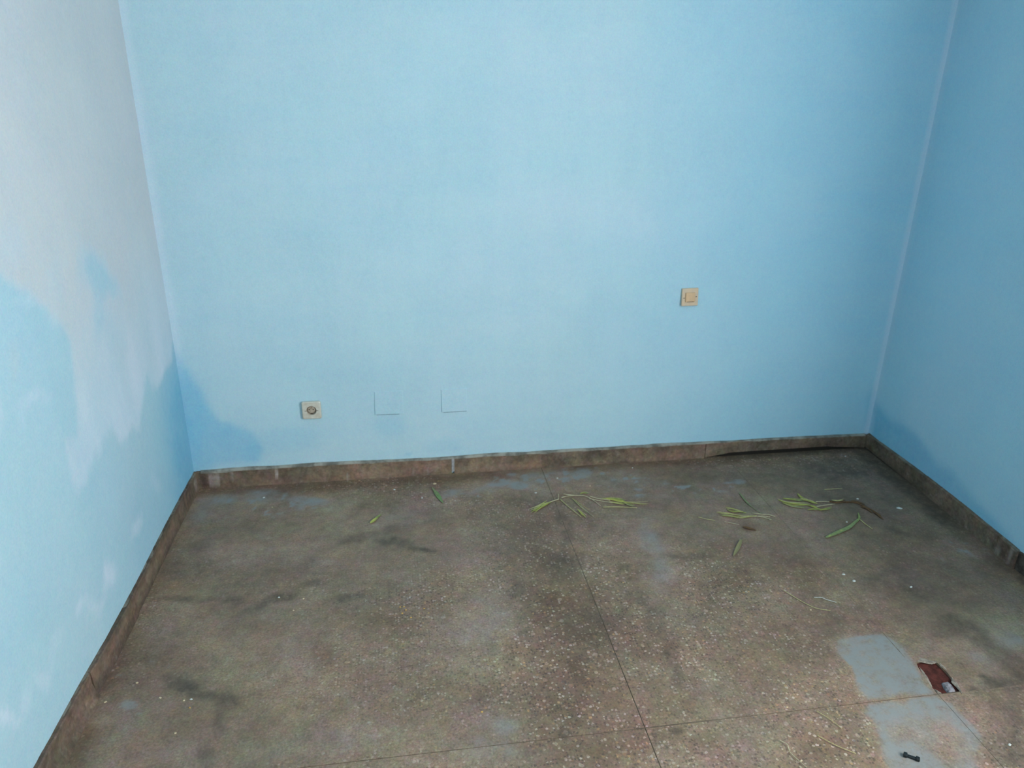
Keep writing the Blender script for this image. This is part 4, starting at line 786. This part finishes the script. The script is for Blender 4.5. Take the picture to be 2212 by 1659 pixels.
sprig('grass_tuft', (2.682,-0.501), 'thick yellow-green grass tuft with a dry brown root end, the largest near the right corner', 'grass', [
    (LF, M_LEAF, .016, [(2.542,-0.439), (2.578,-0.475), (2.631,-0.494), (2.669,-0.507)]), (LF, M_LEAF, .019, [(2.641,-0.448), (2.669,-0.464), (2.698,-0.495)]), (LF, M_LEAF2, .013, [(2.653,-0.401), (2.653,-0.437), (2.667,-0.467)]), (LF, M_LEAF3, .014, [(2.565,-0.434), (2.606,-0.447), (2.653,-0.466)]),
    (LF, M_LEAF3, .013, [(2.547,-0.468), (2.583,-0.503), (2.639,-0.519)]), (LF, M_LEAF3, .010, [(2.628,-0.536), (2.664,-0.533), (2.696,-0.545)]), (LF, M_LEAF2, .010, [(2.674,-0.546), (2.706,-0.543), (2.746,-0.533)]), (LF, M_LEAF, .012, [(2.649,-0.497), (2.667,-0.518), (2.684,-0.536)]),
    (ST, M_STALK, .0016, [(2.698,-0.479), (2.729,-0.479), (2.757,-0.487)]), (ST, M_STALK, .0014, [(2.682,-0.516), (2.728,-0.511), (2.775,-0.505)]), (ST, M_DRY, .0026, [(2.763,-0.480), (2.779,-0.498), (2.816,-0.495), (2.851,-0.496)]), (LF, M_DRY, .013, [(2.776,-0.474), (2.804,-0.485), (2.840,-0.478)])])
sprig('dry_twig', (2.880,-0.542), 'dark brown dry leafy twig curving away right of the largest grass tuft', 'twig', [
    (ST, M_DRY, .0020, [(2.829,-0.497), (2.871,-0.506), (2.892,-0.544), (2.908,-0.581), (2.915,-0.623)]), (LF, M_DRY, .018, [(2.858,-0.492), (2.882,-0.503), (2.901,-0.530)]), (LF, M_DRY, .018, [(2.872,-0.541), (2.891,-0.559), (2.893,-0.598)]), (LF, M_DRY, .014, [(2.902,-0.584), (2.908,-0.615), (2.909,-0.652)])])
sprig('straw', (2.840,-0.379), 'thin pale straw lying behind the largest grass tuft', 'straw', [(ST, M_STRAW, .0012, [(2.795,-0.382), (2.838,-0.383), (2.882,-0.381)])], 'thin straws on the floor')
sprig('bent_grass', (2.695,-0.699), 'broad green grass leaf bent at its stalk, in front of the largest tuft', 'grass', [
    (LF, plain('blue_green_leaf', (0.27, 0.32, 0.13), 0.65, 0.2, (0.19, 0.24, 0.11), 60), .026, [(2.593,-0.747), (2.662,-0.719), (2.738,-0.683), (2.807,-0.631)]), (LF, M_LEAF, .010, [(2.608,-0.742), (2.664,-0.715), (2.701,-0.710)]), (LF, M_LEAF2, .012, [(2.783,-0.657), (2.815,-0.625), (2.835,-0.583)]), (ST, M_STRAW, .0014, [(2.811,-0.639), (2.814,-0.675), (2.820,-0.712)])])
sprig('straw', (2.301,-1.121), 'long yellowish straw lying right of the middle of the floor', 'straw', [(ST, M_STRAW, .0011, [(2.255,-1.046), (2.282,-1.097), (2.306,-1.137), (2.327,-1.158), (2.365,-1.175)])], 'thin straws on the floor')
sprig('straw', (2.381,-1.114), 'short whitish curved straw beside the long yellowish one', 'straw', [(ST, M_WHITE, .0011, [(2.346,-1.098), (2.371,-1.104), (2.383,-1.116), (2.410,-1.136)])], 'thin straws on the floor')
sprig('straw', (2.099,-1.626), 'faint straw lying left of the large pale dust patch', 'straw', [(ST, M_STRAW, .0008, [(2.078,-1.593), (2.100,-1.626), (2.117,-1.663)])], 'thin straws on the floor')
sprig('straw', (2.069,-1.716), 'long straw left of the small black plastic piece', 'straw', [(ST, M_STRAW, .0010, [(2.034,-1.676), (2.068,-1.718), (2.107,-1.750)])], 'thin straws on the floor')
sprig('straw', (1.930,-1.717), 'bent whitish straw nearest to the bottom edge', 'straw', [(ST, M_STALK, .0011, [(1.919,-1.678), (1.933,-1.696), (1.929,-1.719), (1.938,-1.749), (1.949,-1.774)])], 'thin straws on the floor')
sprig('fallen_leaf', (1.060,-0.209), 'small bright green leaf near the back wall, left of the grass tufts', 'leaf', [(LF, plain('bright_green_leaf', (0.15, 0.30, 0.09), 0.6, 0.3, (0.19, 0.27, 0.12), 50), .026, [(1.045,-0.158), (1.060,-0.213), (1.076,-0.274)]), (LF, M_LEAF3, .012, [(1.038,-0.132), (1.048,-0.175), (1.062,-0.217)])], 'loose leaves')
sprig('fallen_leaf', (0.785,-0.371), 'small yellow-green leaf farthest to the left on the floor', 'leaf', [(LF, M_LEAF, .020, [(0.769,-0.397), (0.783,-0.378), (0.802,-0.348)]), (LF, M_LEAF2, .014, [(0.789,-0.361), (0.802,-0.348), (0.813,-0.331)])], 'loose leaves')

def chip(name, p, size, mat, label, cat, seed, thick=0.0025, aspect=1.6, rz=0.0, group=None):
    rng = random.Random(seed); n = 7; bm = bmesh.new(); top, mid = [], []
    for i in range(n):
        a = 2 * math.pi * i / n; r = rng.uniform(.75, 1.15)
        x = math.cos(a) * size * r * 0.5; y = math.sin(a) * size * r * 0.5 / aspect
        mid.append(bm.verts.new((x, y, 0.0))); top.append(bm.verts.new((x * .75, y * .75, thick * rng.uniform(.7, 1.1))))
    for i in range(n): j = (i + 1) % n; bm.faces.new((mid[i], mid[j], top[j], top[i]))
    bm.faces.new(top); bm.faces.new(mid[::-1])
    o = bm_obj(name, bm, mat); o.location = (p[0], p[1], 0.0004); o.rotation_euler[2] = rz
    tag(o, label, cat, group); return o
flakes = [
 ((3.039,-0.571), .030, M_WHITE, 'largest white plaster flake, near the right wall'), ((1.051,-0.096), .020, M_CREAM, 'cream plaster flake in front of the white grout joint of the skirting'),
 ((0.870,-0.127), .013, M_WHITE, 'white plaster flake left of the small bright green leaf'), ((0.989,-0.216), .012, M_WHITE, 'white plaster flake just in front and left of the small bright green leaf'),
 ((0.306,-0.122), .014, M_WHITE, 'white plaster flake in the pale dust near the left corner'), ((0.353,-0.210), .010, M_CREAM, 'cream crumb in front of the white flake near the left corner'),
 ((1.491,-0.237), .013, M_WHITE, 'white plaster flake behind the leftmost grass tuft'), ((1.615,-0.117), .012, M_WHITE, 'white plaster flake close to the skirting, above the leftmost grass tuft'),
 ((0.019,-1.266), .010, M_CREAM, 'cream crumb beside the left skirting'), ((0.087,-1.198), .012, M_CREAM, 'dull cream crumb, left of the dark stain by the left wall'),
 ((0.172,-1.271), .011, M_CREAM, 'cream crumb below the dark stain by the left wall, left of three'), ((0.244,-1.292), .008, M_CREAM, 'cream crumb below the dark stain by the left wall, middle of three'), ((0.264,-1.290), .009, M_WHITE, 'white crumb below the dark stain by the left wall, right of three'),
 ((0.267,-1.323), .008, M_OCHRE, 'ochre crumb below the dark stain by the left wall'), ((0.249,-1.414), .009, M_CREAM, 'cream crumb on pale floor at lower left'),
 ((0.459,-0.838), .011, M_WHITE, 'white crumb on the dark streak left of centre'), ((0.544,-0.857), .009, M_CREAM, 'cream crumb right of the white one on the dark streak'), ((0.517,-0.917), .008, M_CREAM, 'cream crumb below the dark streak left of centre'),
 ((2.530,-0.982), .014, M_WHITE, 'white flake midway to the right wall, left of two'), ((2.547,-1.025), .016, M_WHITE, 'white flake midway to the right wall, right of two'), ((2.300,-1.159), .009, M_CREAM, 'cream crumb touching the long yellowish straw'),
 ((1.947,-1.749), .010, M_CREAM, 'cream crumb on the bent straw at the bottom edge'), ((2.556,-1.781), .012, M_WHITE, 'white flake at the lower right corner'), ((2.746,-0.645), .011, M_WHITE, 'white flake between the largest tuft and the bent green leaf'), ((2.736,-1.087), .014, M_WHITE, 'white flake halfway along the right wall'),
 ((1.107,-1.457), .009, M_OCHRE, 'ochre crumb low in the middle left of the floor'), ((2.902,-0.474), .013, M_WHITE, 'white flake behind the dry brown twig'), ((1.748,-0.208), .009, M_CREAM, 'cream crumb behind the second grass tuft'), ((1.991,-0.065), .008, M_WHITE, 'tiny white crumb by the middle of the back skirting'), ((3.077,-0.083), .012, M_WHITE, 'white crumb under the loose skirting slab'),
 ((2.001,-1.565), .009, M_CREAM, 'cream crumb beside the cross joint right of centre')]
for k, (p, s, m, lab) in enumerate(flakes):
    chip('plaster_flake', p, s * 0.92, m, lab, 'debris', 40 + k, 0.0022, 1.5, rz=(k * 37 % 60 - 30) / 60.0, group='plaster flakes and crumbs')
OL = ['ochre crumb in the scattered cluster, its middle one', 'ochre crumb in the scattered cluster, just below the middle one', 'ochre crumb in the scattered cluster, the leftmost', 'ochre crumb in the scattered cluster, the rightmost', 'ochre crumb in the scattered cluster, the one nearest the camera', 'ochre crumb in the scattered cluster, left of the middle one']
for k, p in enumerate(((0.894,-0.949), (0.900,-0.967), (0.887,-0.983), (0.962,-0.968), (0.916,-1.009), (0.880,-0.949))):
    chip('ochre_crumb', p, .0075, M_OCHRE, OL[k], 'debris', 90 + k, 0.002, 1.2, group='ochre crumb cluster')
chip('leaf_fragment', (0.709,-1.197), .026, M_TANLEAF, 'flat tan triangular leaf fragment left of the middle of the floor', 'leaf', 7, 0.002, 2.0)

# black plastic piece, thicker at both ends
p0 = (2.243,-1.777); p1 = (2.263,-1.791); mid = ((p0[0] + p1[0]) / 2, (p0[1] + p1[1]) / 2); ang = math.atan2(p1[1] - p0[1], p1[0] - p0[0]); hl = math.hypot(p1[0] - p0[0], p1[1] - p0[1]) / 2 + 0.003
bk = empty('plastic_clip', (mid[0], mid[1], 0.0005), ang); tag(bk, 'small black plastic clip with two thick ends lying on pale dust at the bottom edge', 'clip')
bm_obj('bar', box_bm(-hl * 0.75, hl * 0.75, -0.0042, 0.0042, 0.0, 0.0065, 0.0015, 2), M_BLACK, bk)
for s, w_, l_ in ((-1, 0.0072, 0.0060), (1, 0.0064, 0.0065)):
    bm_obj('end_block', box_bm(s * hl - l_, s * hl + l_ * 0.6, -w_, w_ * 0.9, 0.0, 0.0095, 0.002, 2), M_BLACK, bk)
